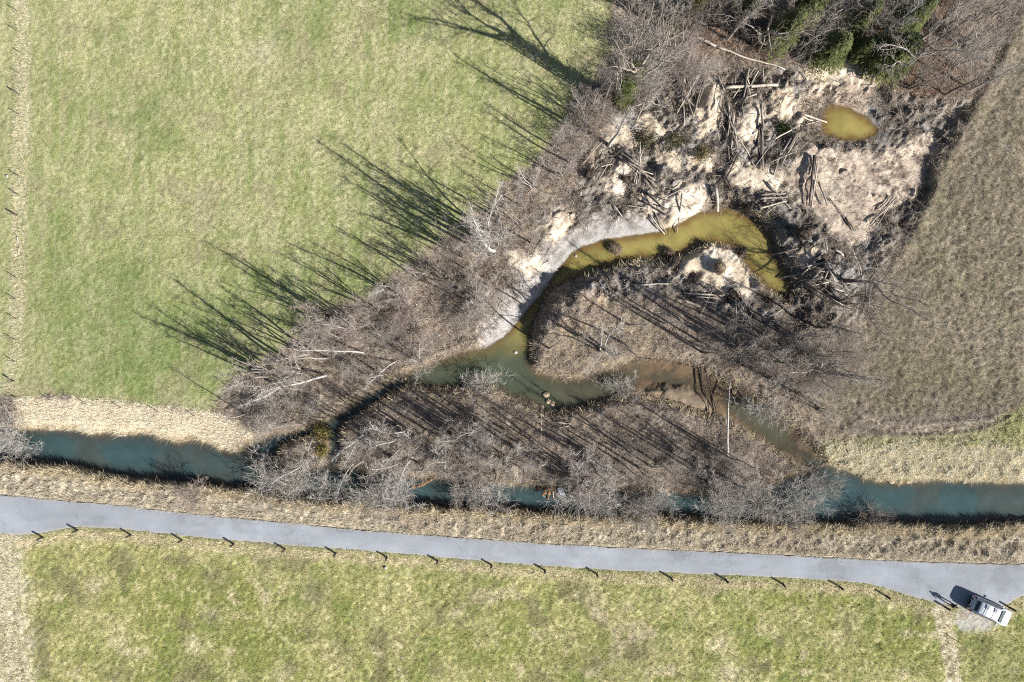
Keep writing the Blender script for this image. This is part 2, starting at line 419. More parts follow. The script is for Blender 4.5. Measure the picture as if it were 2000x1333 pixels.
# tyre ruts, tracks
Z -= 0.10 * sst(0.32, 0.12, d_rut)
Z += 0.05 * np.exp(-((d_rut - 0.45) / 0.15) ** 2)
Z *= 1 - 0.85 * m_road
Z -= 0.10 * m_road
rd = sst(0.0, 1.6, np.abs(d_road))
Z = np.where(d_road > 0, Z * (0.35 + 0.65 * rd), Z)
# verge raised to a lip at the river, to deepen its shadow on the water
Z += m_bank * 0.36 * sst(2.4, 0.4, d_wat)
# water beds and banks
bw = 0.75 + 0.0 * X
bw = np.where(d_bank < 0.2, 0.38, bw)
bw = bw + 3.2 * m_silt + 0.5 * sst(0.5, -0.5, d_nst)
bw = bw + 0.9 * gauss(1090, 600, 60) + 1.5 * gauss(1280, 745, 45) + 1.2 * gauss(1660, 230, 40)
bw = np.where((d_pond < 3) & (PY > 265) & (PX > 1680), 0.5, bw)
zb = WL - 0.03 - 0.32 * np.clip(-d_wat, 0, 1.0) - 0.25 * np.clip(-d_wat - 1.0, 0, 2.2)
zb += 0.6 * sst(0.6, -0.6, d_bar) * (d_wat < 0)
zb += (0.40 * gauss(1335, 752, 44) + 0.36 * gauss(1262, 738, 28) + 0.4 * gauss(1400, 775, 28) + 0.35 * gauss(1570, 870, 22)) * (d_wat < 0)
zb += n_mid * 0.12
t = sst(0.0, 1.0, d_wat / bw)
zland = np.maximum(Z, WL + 0.12)
Z = np.where(d_wat < 0, zb, (WL - 0.03) * (1 - t) + zland * t)
# bank lip overhang fringe: clumps on the rim
rim = sst(0.2, 0.6, d_wat) * sst(1.6, 0.7, d_wat)
Z += rim * np.maximum(n_tuft, 0) * 0.7 * np.where(d_bank < 0, 1.0, 0.35) * (1 - m_silt)

# base colours -------------------------------------------------------------
def C(r, g, b): return np.array([r, g, b], np.float32)
def lay(c, col, m):
    return c + (col - c) * m[..., None]
b0 = fbm(X, Y, 7.0, 51, 4, 0.55); b1 = fbm(X, Y, 2.4, 55, 3, 0.6); b2 = fbm(X, Y, 0.7, 58, 3, 0.65); b3 = fbm(X, Y, 0.30, 61, 2, 0.7)
streak = fbm(X * 2.6, Y * 0.35, 1.2, 64, 3, 0.6)
G1 = C(0.165, 0.190, 0.072); G2 = C(0.24, 0.242, 0.115); G3 = C(0.335, 0.31, 0.20); G4 = C(0.105, 0.148, 0.048)
STRAW = C(0.36, 0.295, 0.19); PALE = C(0.46, 0.40, 0.31)
col = np.zeros(X.shape + (3,), np.float32) + C(0.245, 0.205, 0.162)
# wood floor
col = lay(col, C(0.35, 0.30, 0.245), sst(0.42, 0.68, b1))
col = lay(col, C(0.235, 0.205, 0.175), sst(0.45, 0.62, fbm(X, Y, 3.0, 71)))
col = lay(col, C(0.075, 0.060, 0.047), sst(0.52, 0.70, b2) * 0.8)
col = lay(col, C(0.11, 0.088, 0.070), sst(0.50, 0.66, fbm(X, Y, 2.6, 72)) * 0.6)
col = lay(col, C(0.30, 0.235, 0.165), sst(0.55, 0.8, fbm(X, Y, 1.1, 74)) * 0.7)
col = lay(col, C(0.215, 0.175, 0.120), sst(0.8, -0.4, d_dpen) * 0.8)
col = lay(col, C(0.20, 0.105, 0.055), sst(0.8, -1.2, d_or) * (0.45 + 0.55 * sst(0.35, 0.6, b1)))
col = lay(col, C(0.155, 0.165, 0.06), gauss(1272, 130, 24) * sst(0.35, 0.6, b2))
# clearing
cl = lay(np.zeros_like(col) + C(0.150, 0.136, 0.122), C(0.085, 0.074, 0.064), sst(0.48, 0.68, b1) * 0.8)
cl = lay(cl, C(0.235, 0.205, 0.18), sst(0.5, 0.72, fbm(X, Y, 0.9, 77)))
cl = lay(cl, C(0.21, 0.21, 0.215), sst(0.5, 0.66, fbm(X, Y, 2.2, 79)) * 0.6)
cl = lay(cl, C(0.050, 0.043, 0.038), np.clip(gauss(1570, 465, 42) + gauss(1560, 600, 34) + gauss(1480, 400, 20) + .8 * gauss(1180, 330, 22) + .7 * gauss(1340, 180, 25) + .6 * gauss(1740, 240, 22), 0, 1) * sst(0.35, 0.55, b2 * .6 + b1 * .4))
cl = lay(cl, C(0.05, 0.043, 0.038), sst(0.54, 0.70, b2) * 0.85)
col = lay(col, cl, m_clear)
pk = lay(np.zeros_like(col) + C(0.36, 0.30, 0.245), C(0.235, 0.19, 0.155), sst(0.46, 0.66, b2))
pk = lay(pk, C(0.10, 0.078, 0.065), sst(0.52, 0.66, b3 * 0.5 + b2 * 0.5) * sst(0.42, 0.62, b1) * 0.95)
pk = lay(pk, C(0.45, 0.385, 0.31), sst(0.56, 0.7, fbm(X, Y, 1.9, 78)) * 0.6)
col = lay(col, pk, np.maximum(sst(0.5, -0.6, d_rsand), sst(0.5, -0.6, d_nsand)))
sl = lay(np.zeros_like(col) + C(0.30, 0.285, 0.275), C(0.20, 0.185, 0.175), sst(0.42, 0.62, b2))
sl = lay(np.zeros_like(col) + C(0.215, 0.195, 0.18), sl, np.clip(sst(3.2, 0.8, d_chan) + sst(0.55, 0.7, b1) * .7, 0, 1))
sl = lay(sl, C(0.36, 0.345, 0.335), sst(0.46, 0.66, b1) * sst(2.6, 0.5, d_chan))
sl = lay(sl, C(0.17, 0.155, 0.145), sst(0.54, 0.68, b3 * .5 + b2 * .5) * 0.6)
sl = lay(sl, C(0.12, 0.10, 0.085), sst(0.60, 0.72, b2) * sst(0.6, 2.0, d_chan) * 0.8)
col = lay(col, sl, m_silt)
col = lay(col, C(0.40, 0.38, 0.36), sst(0.7, 0.2, d_chan) * sst(0.9, 0.0, d_silt))
sd = lay(np.zeros_like(col) + C(0.46, 0.385, 0.295), C(0.52, 0.455, 0.38), sst(0.42, 0.6, b1))
sd = lay(sd, C(0.27, 0.20, 0.14), sst(0.54, 0.66, b3 * .6 + b2 * .4) * 0.8)
sd = lay(sd, C(0.36, 0.30, 0.23), sst(0.50, 0.64, fbm(X, Y, 1.3, 76)) * 0.6)
col = lay(col, sd, m_sand)
# meadow
me_ = lay(np.zeros_like(col) + G1, G2, np.clip(sst(0.36, 0.66, b0) * 0.7 + 0.45 * sst(650, 150, PY), 0, 1))
me_ = lay(me_, G3, sst(0.46, 0.74, b1) * 0.42)
me_ = lay(me_, G3, sst(0.52, 0.66, b3 * 0.6 + b2 * 0.4) * 0.40)
me_ = lay(me_, G4, sst(0.52, 0.70, fbm(X, Y, 1.5, 81)) * 0.35 + sst(0.50, 0.7, fbm(X, Y, 6.0, 83)) * 0.35)
me_ = lay(me_, G3, sst(0.45, 0.70, fbm(X * 3.2, Y * 0.22, 1.6, 66, 3, 0.6)) * 0.38)
me_ = lay(me_, C(0.22, 0.185, 0.125), sst(0.60, 0.78, fbm(X, Y, 3.4, 85)) * 0.5)
me_ = lay(me_, G4, np.clip(gauss(200, 600, 110) + 0.7 * gauss(400, 740, 120), 0, 1) * 0.40)
me_ = lay(me_, PALE, gauss(514, 100, 16) * 0.45 + gauss(128, 1000, 10) * 0.0)
me_ *= (0.80 + 0.42 * b3)[..., None]
fst = sst(1.15, 0.5, d_fen + (b2 - 0.5) * 1.1) * (0.55 + 0.45 * sst(0.35, 0.6, fbm(X, Y, 3.0, 87)))
me_ = lay(me_, C(0.35, 0.32, 0.235), fst * 0.75)
me_ = lay(me_, C(0.26, 0.25, 0.145), sst(4.0, 1.0, d_fen) * 0.35)
me_ = lay(me_, C(0.27, 0.235, 0.15), sst(-1.6, -0.1, d_mead) * 0.45)
col = lay(col, me_, m_mead)
# field of withered grass
fl = lay(np.zeros_like(col) + C(0.152, 0.130, 0.096), C(0.202, 0.173, 0.130), sst(0.42, 0.62, fs + 0.5))
fl = lay(fl, C(0.11, 0.098, 0.062), sst(0.54, 0.74, b2) * 0.55)
fl = lay(fl, C(0.145, 0.148, 0.075), sst(0.50, 0.7, b1) * 0.35)
fl = lay(fl, C(0.235, 0.20, 0.155), sst(0.45, 0.7, b0) * 0.55)
fl = lay(fl, C(0.125, 0.108, 0.084), np.clip(sst(-7, 0, d_field) * 0.45 + gauss(1780, 800, 90) * 0.35, 0, 1))
fl = lay(fl, C(0.15, 0.135, 0.085), sst(0.52, 0.7, fbm(X, Y, 4.5, 84)) * 0.55)
fl = lay(fl, C(0.25, 0.22, 0.17), sst(0.55, 0.72, fbm(X * 2.2 + Y, Y * 0.5, 1.5, 86)) * 0.35)
fl = lay(fl, C(0.17, 0.145, 0.125), sst(2.0, 0.6, d_rut) * 0.8)
fl = lay(fl, C(0.28, 0.24, 0.20), sst(0.30, 0.12, d_rut) * 0.8)
col = lay(col, fl, m_field)
rg = lay(np.zeros_like(col) + C(0.20, 0.20, 0.085), C(0.33, 0.30, 0.18), sst(0.4, 0.62, b2))
rg = lay(rg, C(0.13, 0.165, 0.05), gauss(1975, 822, 28) * 0.8)
rg = lay(rg, C(0.17, 0.145, 0.115), sst(1740, 1640, PX) * sst(880, 860, PY))
rg = lay(rg, lay(np.zeros_like(col) + C(0.56, 0.50, 0.37), C(0.36, 0.31, 0.20), sst(0.5, 0.68, b3)), sst(0.7, -0.7, d_rs))
col = lay(col, rg, m_rg)
# straw bank north of the river
ns = lay(np.zeros_like(col) + C(0.46, 0.385, 0.275), C(0.53, 0.465, 0.365), sst(0.42, 0.62, b1))
ns = lay(ns, C(0.30, 0.235, 0.15), sst(0.56, 0.72, b3) * 0.6)
ns = lay(ns, C(0.27, 0.20, 0.15), sst(395, 470, PX) * 0.6)
col = lay(col, ns, sst(0.3, -0.3, d_nst))
# verge between river and road
bk = lay(np.zeros_like(col) + C(0.34, 0.30, 0.24), C(0.22, 0.19, 0.148), sst(0.46, 0.64, fbm(X, Y, 0.55, 91)))
bk = lay(bk, C(0.20, 0.155, 0.125), sst(0.40, 0.62, fbm(X, Y, 5.0, 93)) * sst(300, 700, PX) * 0.8)
bk = lay(bk, C(0.37, 0.31, 0.20), sst(1.0, 0.3, d_wat) * 0.6 + sst(0.9, 0.2, np.abs(d_road)) * 0.5)
bk = lay(bk, C(0.28, 0.165, 0.14), gauss(380, 965, 20) * 0.5)
col = lay(col, bk, m_bank)
# lower meadow
lm = lay(np.zeros_like(col) + C(0.165, 0.178, 0.055), C(0.235, 0.228, 0.095), sst(0.40, 0.62, b0))
lm = lay(lm, C(0.33, 0.30, 0.165), sst(0.48, 0.72, b1) * 0.45)
lm = lay(lm, C(0.40, 0.36, 0.22), sst(0.54, 0.66, b3 * 0.6 + b2 * 0.4) * 0.5)
lm = lay(lm, C(0.10, 0.14, 0.035), sst(0.54, 0.72, fbm(X, Y, 1.8, 95)) * 0.45)
lm = lay(lm, C(0.13, 0.12, 0.065), sst(0.61, 0.74, fbm(X, Y, 2.9, 97)) * 0.75)
lm = lay(lm, C(0.42, 0.36, 0.25), sst(0.66, 0.82, fbm(X, Y, 2.0, 99)) * 0.55)
for (gx, gy, gr, ga) in [(185, 1140, 12, .8), (240, 1250, 16, .5), (375, 1260, 14, .6), (405, 1200, 12, .4), (1405, 1258, 12, .7), (1420, 1320, 20, .6), (550, 1320, 14, .5), (1160, 1165, 14, .6)]:
    lm = lay(lm, C(0.44, 0.38, 0.27), np.clip(gauss(gx, gy, gr) * ga * (0.4 + 1.1 * b2), 0, 1))
for (gx, gy, gr, ga) in [(420, 1130, 20, .6), (615, 1160, 20, .6), (605, 1235, 14, .5), (670, 1270, 16, .5), (230, 1320, 20, .5), (1230, 1270, 40, .45), (1160, 1295, 16, .5), (930, 1170, 20, .4), (160, 1160, 20, .4), (410, 1205, 12, .5)]:
    lm = lay(lm, C(0.115, 0.10, 0.07), np.clip(gauss(gx, gy, gr) * ga * (0.3 + 1.3 * b2), 0, 1))
lm *= (0.78 + 0.46 * b3)[..., None]
vst = sst(1.9, 0.9, -d_below + (b2 - 0.5) * 1.3) * sst(0.15, 0.7, -d_below)
lm = lay(lm, C(0.40, 0.335, 0.225), vst * 0.75 * (0.5 + sst(0.35, 0.6, b2) * 0.5))
lm = lay(lm, C(0.43, 0.385, 0.31), sst(3.2, 0.6, d_ltr + (b2 - .5) * 2.2 + w1) * 0.8)
lm = lay(lm, C(0.22, 0.20, 0.12), sst(0.3, 0.1, np.abs(d_ltr - 0.9)) * sst(1200, 1260, PY) * 0.6)
lm = lay(lm, C(0.52, 0.46, 0.36), sst(1.1, 0.5, d_rtr + (b2 - .5) * 1.0) * 0.85)
lm = lay(lm, C(0.20, 0.18, 0.10), sst(0.16, 0.05, np.abs(d_rtr - 0.05)) * 0.6)
lm = lay(lm, C(0.11, 0.135, 0.04), sst(1880, 1910, PX) * sst(1225, 1260, PY) * 0.45)
lm = lay(lm, C(0.29, 0.285, 0.28), sst(0.5, -0.6, d_grav) * (0.65 + 0.35 * b2))
col = lay(col, lm, m_below)
col = lay(col, C(0.26, 0.24, 0.20), sst(0.45, 0.1, np.abs(d_road)) * 0.35)
# brown beds and wet banks
bed = lay(np.zeros_like(col) + C(0.085, 0.066, 0.045), C(0.135, 0.092, 0.054), sst(0.45, 0.65, b1))
bed = lay(bed, lay(np.zeros_like(col) + C(0.070, 0.053, 0.036), C(0.105, 0.075, 0.047), sst(0.4, 0.6, b2)), np.clip(gauss(1335, 752, 60) * 1.4, 0, 1))
bed = lay(bed, C(0.175, 0.138, 0.10), sst(0.4, -0.3, d_bar))
m_bed = sst(0.10, -0.10, d_wat)
col = lay(col, C(0.085, 0.065, 0.048), sst(0.55, 0.1, d_wat) * (1 - m_bed) * (1 - m_silt) * np.where(d_pond < 2, 0.0, 0.75) * (1 - m_sand))
col = lay(col, bed, m_bed)
col = np.clip(col, 0.01, 0.8)

# beyond the surveyed patch the mesh is coarse: plain mean colours, level ground
outm = sst(57.2, 66.0, np.abs(X)); outm = np.maximum(outm, sst(39.2, 47.0, np.abs(Y)))
for mk_, pc in ((m_mead, (0.215, 0.225, 0.10)), (m_below, (0.225, 0.225, 0.095)), (m_field, (0.17, 0.148, 0.112)), (m_wood, (0.20, 0.165, 0.13)), (m_rg, (0.25, 0.24, 0.12)), (m_bank, (0.30, 0.26, 0.18))):
    far_c = np.array(pc, np.float32) * (0.85 + 0.3 * fbm(X, Y, 45.0, 109, 2))[..., None]
    col = lay(col, far_c, outm * (mk_ > 0.5) * (d_wat > 0.3))
Z = np.where(d_wat > 2.5, Z * (1 - outm), Z)

# normals of the whole sheet, so that the zones meet without a seam
gy_, gx_ = np.gradient(Z, ys, xs)
NR = np.stack([-gx_, -gy_, np.ones_like(Z)], -1); NR /= np.linalg.norm(NR, axis=-1, keepdims=True)

# split the sheet in named pieces of ground
zone = np.zeros(X.shape, np.int8)                 # 0 woodland floor
zone[d_clear < 0] = 1
zone[d_nst < 0] = 2
zone[d_mead < 0] = 3
zone[d_rg < 0] = 4
zone[d_fieldw < 0] = 5
zone[d_bank < 0] = 6
zone[d_below < 0] = 7
zone[d_road < -0.2] = 6
zone[d_wat < -0.05] = 8
ZN = ["woodland_ground", "clearing_ground", "straw_bank", "meadow", "riverside_grassland", "withered_field", "river_verge", "lower_meadow", "stream_bed"]
idx = np.arange(NX * NY).reshape(NY, NX)
quads = np.stack([idx[:-1, :-1], idx[:-1, 1:], idx[1:, 1:], idx[1:, :-1]], -1).reshape(-1, 4)
qz = zone[:-1, :-1].reshape(-1)
Vall = np.stack([X, Y, Z], -1).reshape(-1, 3); Call = col.reshape(-1, 3); Nall = NR.reshape(-1, 3)
for k, zn in enumerate(ZN):
    q = quads[qz == k]
    if not len(q): continue
    u, inv = np.unique(q, return_inverse=True)
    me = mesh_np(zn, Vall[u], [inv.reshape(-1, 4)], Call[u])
    me.normals_split_custom_set_from_vertices(Nall[u].tolist())
    tag(link(zn, me, M_GROUND), kind="structure")

XI0, YI0 = 44, 44
Zin = Z[YI0:YI0 + len(yi), XI0:XI0 + len(xi)]
def hgt(x, y):
    u = np.clip((np.asarray(x) - xi[0]) / step, 0, len(xi) - 1.001); v = np.clip((np.asarray(y) - yi[0]) / step, 0, len(yi) - 1.001)
    i = u.astype(int); j = v.astype(int); fu = u - i; fv = v - j
    return (Zin[j, i] * (1 - fu) + Zin[j, i + 1] * fu) * (1 - fv) + (Zin[j + 1, i] * (1 - fu) + Zin[j + 1, i + 1] * fu) * fv
def hz(x, y): return float(hgt(np.array([x]), np.array([y]))[0])
def G(px, py):
    x, y = P(px, py); return x, y, hz(x, y)
def samp(A, x, y):
    i = np.clip(((x - xi[0]) / step + 0.5).astype(int), 0, len(xi) - 1) + XI0
    j = np.clip(((y - yi[0]) / step + 0.5).astype(int), 0, len(yi) - 1) + YI0
    return A[j, i]

# ------------------------------------------------------------------ water
def water_mat():
    m, nt, b = new_mat("murky_water")
    at = N(nt, "ShaderNodeAttribute", attribute_name="Col")
    mk = N(nt, "ShaderNodeAttribute", attribute_name="murk")
    geo = N(nt, "ShaderNodeNewGeometry")
    n0 = N(nt, "ShaderNodeTexNoise"); n0.inputs["Scale"].default_value = 0.9; n0.inputs["Detail"].default_value = 4
    nt.links.new(geo.outputs["Position"], n0.inputs["Vector"])
    mr = N(nt, "ShaderNodeMapRange"); mr.inputs["From Min"].default_value = 0.3; mr.inputs["From Max"].default_value = 0.7
    mr.inputs["To Min"].default_value = 0.88; mr.inputs["To Max"].default_value = 1.12
    nt.links.new(n0.outputs["Fac"], mr.inputs["Value"])
    sc = N(nt, "ShaderNodeVectorMath", operation='SCALE')
    nt.links.new(at.outputs["Color"], sc.inputs[0]); nt.links.new(mr.outputs["Result"], sc.inputs["Scale"])
    nt.links.new(sc.outputs["Vector"], b.inputs["Base Color"])
    b.inputs["Roughness"].default_value = 0.08
    b.inputs["IOR"].default_value = 1.33
    b.inputs["Specular IOR Level"].default_value = 0.5
    n2 = N(nt, "ShaderNodeTexNoise"); n2.inputs["Scale"].default_value = 5.0; n2.inputs["Detail"].default_value = 3
    nt.links.new(geo.outputs["Position"], n2.inputs["Vector"])
    bp = N(nt, "ShaderNodeBump"); bp.inputs["Strength"].default_value = 0.3; bp.inputs["Distance"].default_value = 0.05
    nt.links.new(n2.outputs["Fac"], bp.inputs["Height"]); nt.links.new(bp.outputs["Normal"], b.inputs["Normal"])
    tr = N(nt, "ShaderNodeBsdfTransparent")
    mix = N(nt, "ShaderNodeMixShader")
    nt.links.new(mk.outputs["Fac"], mix.inputs[0]); nt.links.new(tr.outputs[0], mix.inputs[1]); nt.links.new(b.outputs[0], mix.inputs[2])
    nt.links.new(mix.outputs[0], nt.nodes["Material Output"].inputs["Surface"])
    return m
M_WATER = water_mat()
YEL = C(0.222, 0.187, 0.062); TEAL = C(0.034, 0.062, 0.067); GREY = C(0.062, 0.062, 0.042); GRN = C(0.055, 0.068, 0.046)
depth = np.clip(WL - Z, 0, 3)
wcol = np.zeros_like(col) + TEAL
wcol = lay(wcol, C(0.050, 0.058, 0.050), sst(0.4, 0.65, fbm(X, Y, 4.0, 103)) * 0.6)
chm = sst(0.3, -0.3, d_chan)
wcol = lay(wcol, GREY, chm * sst(1640, 1560, PX))
wcol = lay(wcol, GRN, chm * sst(1120, 1020, PX))
yl = sst(720, 590, PY + (b1 - 0.5) * 60 + (PX - 1040) * 0.12) * chm
wcol = lay(wcol, YEL, np.maximum(yl, (d_pond < 1)))
wcol = lay(wcol, C(0.10, 0.070, 0.03), sst(-0.5, 0.0, d_wat) * 0.4 * sst(0.4, 0.6, fbm(X, Y, 1.8, 107)))
wcol = lay(wcol, C(0.17, 0.145, 0.045), np.maximum(yl, d_pond < 1) * sst(0.42, 0.66, fbm(X, Y, 2.2, 105)) * 0.8)
wcol = lay(wcol, C(0.17, 0.095, 0.030), np.maximum(yl, d_pond < 1) * sst(-1.1, 0.0, d_wat + (b2 - .5) * 1.2) * 0.75)
kk = np.where((d_pond < 1) | (yl > 0.4), 6.0, 4.2)
murk = np.clip(1 - np.exp(-kk * depth), 0.10, 1)
wz = np.where(d_pond < 1.5, 2, np.where((d_chan < d_riv + 0.6) & (PY < 900) & (PX > 760), 1, 0))
sub = np.zeros((NY, NX), bool); sub[::1, ::1] = True
mask_q = (d_wat < 0.9)
mq = mask_q[:-1, :-1] | mask_q[1:, 1:] | mask_q[1:, :-1] | mask_q[:-1, 1:]
low = np.minimum(np.minimum(Z[:-1, :-1], Z[1:, 1:]), np.minimum(Z[1:, :-1], Z[:-1, 1:])) < WL + 0.05
mq = (mq & low).reshape(-1)
Wv = np.stack([X, Y, np.full_like(X, WL)], -1).reshape(-1, 3)
Wc = wcol.reshape(-1, 3); Wm = murk.reshape(-1)
for k, nm in enumerate(["river_water", "side_channel_water", "pond_water"]):
    q = quads[mq & (wz[:-1, :-1].reshape(-1) == k)]
    u, inv = np.unique(q, return_inverse=True)
    me = mesh_np(nm, Wv[u], [inv.reshape(-1, 4)], Wc[u], {"murk": Wm[u]})
    tag(link(nm, me, M_WATER), kind="structure")

# ------------------------------------------------------------------ road
def resamp(pl, stepm):
    pl = np.array(pl); d = np.concatenate([[0], np.cumsum(np.linalg.norm(np.diff(pl, axis=0), axis=1))])
    n = int(d[-1] / stepm); tt = np.linspace(0, d[-1], n)
    return np.stack([np.interp(tt, d, pl[:, 0]), np.interp(tt, d, pl[:, 1])], -1)
def smooth_pl(pl, it=2):
    pl = np.array(pl, float)
    for _ in range(it):
        q = 0.75 * pl[:-1] + 0.25 * pl[1:]; r = 0.25 * pl[:-1] + 0.75 * pl[1:]
        pl = np.concatenate([pl[:1], np.stack([q, r], 1).reshape(-1, 2), pl[-1:]])
    return pl
top = smooth_pl(ROAD_TOP); bot = smooth_pl(ROAD_BOT)
xr = np.arange(-390, 2395, 2.0)
ty = np.interp(xr, top[:, 0], top[:, 1]); by_ = np.interp(xr, bot[:, 0], bot[:, 1])
ty = ty + (fbm(xr, xr * 0, 30, 201) - 0.5) * 4 + (fbm(xr, xr * 0, 9, 203) - 0.5) * 3
by_ = by_ + (fbm(xr, xr * 0, 30, 205) - 0.5) * 4 + (fbm(xr, xr * 0, 9, 207) - 0.5) * 3
K = 30
VV = []; CC = []
for k in range(-1, K + 2):
    kk_ = min(max(k, 0), K); f = kk_ / K
    py_ = ty * (1 - f) + by_ * f
    x = (xr - 1000) * S; y = (666.5 - py_) * S
    z = np.full_like(x, 0.035 + 0.05 * (1 - (2 * f - 1) ** 2)) if 0 <= k <= K else np.full_like(x, -0.25)
    VV.append(np.stack([x, y, z], -1))
    n1 = fbm(x, y, 2.5, 211); n2 = fbm(x * 0.25, y * 2, 0.7, 213)
    wear = np.exp(-((f - 0.3) / 0.1) ** 2) + np.exp(-((f - 0.7) / 0.1) ** 2)
    c = np.zeros((len(x), 3)) + C(0.220, 0.236, 0.264)
    c = c * (0.87 + 0.26 * n1 * n1 * 1.6 - 0.10 * sst(0.62, 0.66, fbm(x, y * 1.5, 3.4, 219)) - 0.12 * sst(0.035, 0.0, np.abs(fbm(x, y * 1.4, 1.7, 221) - 0.5)) * sst(0.5, 0.6, fbm(x, y, 8.0, 223)) + 0.06 * (n2 - 0.5) + 0.035 * wear)[:, None]
    e = sst(0.10, 0.0, np.full_like(x, min(f, 1 - f))) * (0.3 + 0.7 * sst(0.4, 0.6, fbm(x, y, 0.9, 217)))
    c = c * (1 - e[:, None] * 0.5) + C(0.30, 0.27, 0.22) * e[:, None] * 0.5
    CC.append(c)
VV = np.array(VV); n_, m_ = VV.shape[:2]
ii = np.arange(n_ * m_).reshape(n_, m_)
rq = np.stack([ii[:-1, :-1], ii[1:, :-1], ii[1:, 1:], ii[:-1, 1:]], -1).reshape(-1, 4)
me = mesh_np("road", VV.reshape(-1, 3), [rq], np.array(CC).reshape(-1, 3))
tag(link("road", me, M_ROAD), kind="structure")

# ------------------------------------------------------------------ loose plant cover (stuff)
RNG = np.random.default_rng(5)
def scatter(n, dens, bbox):
    """n points inside photo-pixel box, kept with probability dens(x,y)"""
    x0, y0 = P(bbox[0], bbox[3]); x1, y1 = P(bbox[2], bbox[1])
    out = []; got = 0
    for _ in range(60):
        x = RNG.uniform(x0, x1, n); y = RNG.uniform(y0, y1, n)
        k = RNG.random(n) < dens(x, y)
        out.append(np.stack([x[k], y[k]], -1)); got += k.sum()
        if got >= n: break
    return np.concatenate(out)[:n]

def tufts(name, pts, hmin, hmax, nb, spread, wid, colA, colB, lean=0.5):
    """single-triangle blades fanning out from each point"""
    n = len(pts); x, y = pts[:, 0], pts[:, 1]; z = hgt(x, y)
    a = RNG.uniform(0, 2 * np.pi, (n, nb)); h = RNG.uniform(hmin, hmax, (n, 1)) * RNG.uniform(0.6, 1.1, (n, nb))
    out = RNG.uniform(0.4, 1.9, (n, nb)) * lean * h + spread * 0.3
    bx = x[:, None] + np.cos(a) * spread * RNG.random((n, nb)); by = y[:, None] + np.sin(a) * spread * RNG.random((n, nb))
    tx = bx + np.cos(a) * out; ty = by + np.sin(a) * out; tz = z[:, None] + h
    pa = a + np.pi / 2 + RNG.uniform(-.5, .5, (n, nb))
    w = wid * RNG.uniform(0.6, 1.3, (n, nb))
    zb_ = np.broadcast_to(z[:, None] - 0.03, (n, nb))
    v0 = np.stack([bx - np.cos(pa) * w, by - np.sin(pa) * w, zb_], -1)
    v1 = np.stack([bx + np.cos(pa) * w, by + np.sin(pa) * w, zb_], -1)
    v2 = np.stack([tx, ty, tz], -1)
    V = np.stack([v0, v1, v2], 2).reshape(-1, 3)
    F = np.arange(len(V)).reshape(-1, 3)
    t_ = RNG.random((n, 1, 1)) * 0.7 + RNG.random((n, nb, 1)) * 0.3
    c = (np.array(colA) * (1 - t_) + np.array(colB) * t_) * RNG.uniform(0.75, 1.2, (n, nb, 1))
    c = np.repeat(c.reshape(-1, 3), 3, axis=0)
    me = mesh_np(name, V, [F], np.clip(c * 1.35, 0, .8), smooth=False)
    return tag(link(name, me, M_BLADE), kind="stuff")

def ribbons(name, pts, Lmin, Lmax, hmin, hmax, wid, cols, w3=3):
    """thin arching stems lying over one another"""
    n = len(pts); x, y = pts[:, 0], pts[:, 1]
    a = RNG.uniform(0, 2 * np.pi, n); L = RNG.uniform(Lmin, Lmax, n); hh = RNG.uniform(hmin, hmax, n)
    bend = RNG.uniform(-0.7, 0.7, n); w = wid * RNG.uniform(0.6, 1.4, n)
    rows = []
    for s_ in (0.0, 0.36, 0.7, 1.0):
        aa = a + bend * s_
        cx = x + np.cos(aa) * L * s_; cy = y + np.sin(aa) * L * s_
        zz = hgt(cx, cy) * 0.5 + hgt(x, y) * 0.5 + hh * (1 - (2 * s_ - 0.9) ** 2 * 0.8)
        ww = w * (1 - 0.7 * s_)
        px_ = -np.sin(aa) * ww; py_ = np.cos(aa) * ww
        rows.append(np.stack([cx + px_, cy + py_, zz], -1)); rows.append(np.stack([cx - px_, cy - py_, zz + 0.3 * ww], -1))
    V = np.stack(rows, 1)                    # n,8,3
    base = (np.arange(n) * 8)[:, None]
    F = np.concatenate([base + np.array([[2 * k, 2 * k + 1, 2 * k + 3, 2 * k + 2]]) for k in range(3)], 0)
    cols = np.array(cols); c = cols[RNG.integers(0, len(cols), n)] * RNG.uniform(0.7, 1.25, (n, 1))
    c = np.repeat(c, 8, axis=0)
    o = link(name, mesh_np(name, V.reshape(-1, 3), [F], c, smooth=False), M_BLADE)
    return tag(o, kind="stuff")

FULL = (0, 0, 2000, 1333)
D = lambda A: (lambda x, y: samp(A, x, y))
dry = (d_wat > 0.12)
tufts("meadow_grass", scatter(60000, D(m_mead * (0.5 + 0.5 * b1)), FULL), 0.07, 0.17, 3, 0.07, 0.022, (0.13, 0.18, 0.05), (0.31, 0.28, 0.14), 0.9)
tufts("lower_meadow_grass", scatter(42000, D(m_below * dry * (d_grav > 0) * (d_road > -0.05)), (0, 1020, 2000, 1333)), 0.08, 0.2, 3, 0.08, 0.024, (0.13, 0.16, 0.035), (0.38, 0.33, 0.18), 0.9)
tufts("withered_grass", scatter(26000, D(m_field), (1540, 0, 2000, 870)), 0.08, 0.22, 4, 0.10, 0.018, (0.14, 0.122, 0.088), (0.28, 0.243, 0.183), 0.8)
tufts("verge_grass", scatter(9000, D(m_bank * dry * (d_road > -0.08)), (0, 880, 2000, 1110)), 0.2, 0.48, 5, 0.13, 0.028, (0.29, 0.26, 0.20), (0.52, 0.475, 0.39), 0.7)
tufts("bank_edge_grass", scatter(9000, D(sst(0.95, 0.3, d_wat) * dry * (1 - m_silt) * (1 - m_sand) * (d_pond > 3) * (yl < 0.05) * np.where(d_bank < 0, 1.0, 0.3)), FULL), 0.25, 0.6, 6, 0.14, 0.03, (0.33, 0.275, 0.185), (0.56, 0.49, 0.36), 0.9)
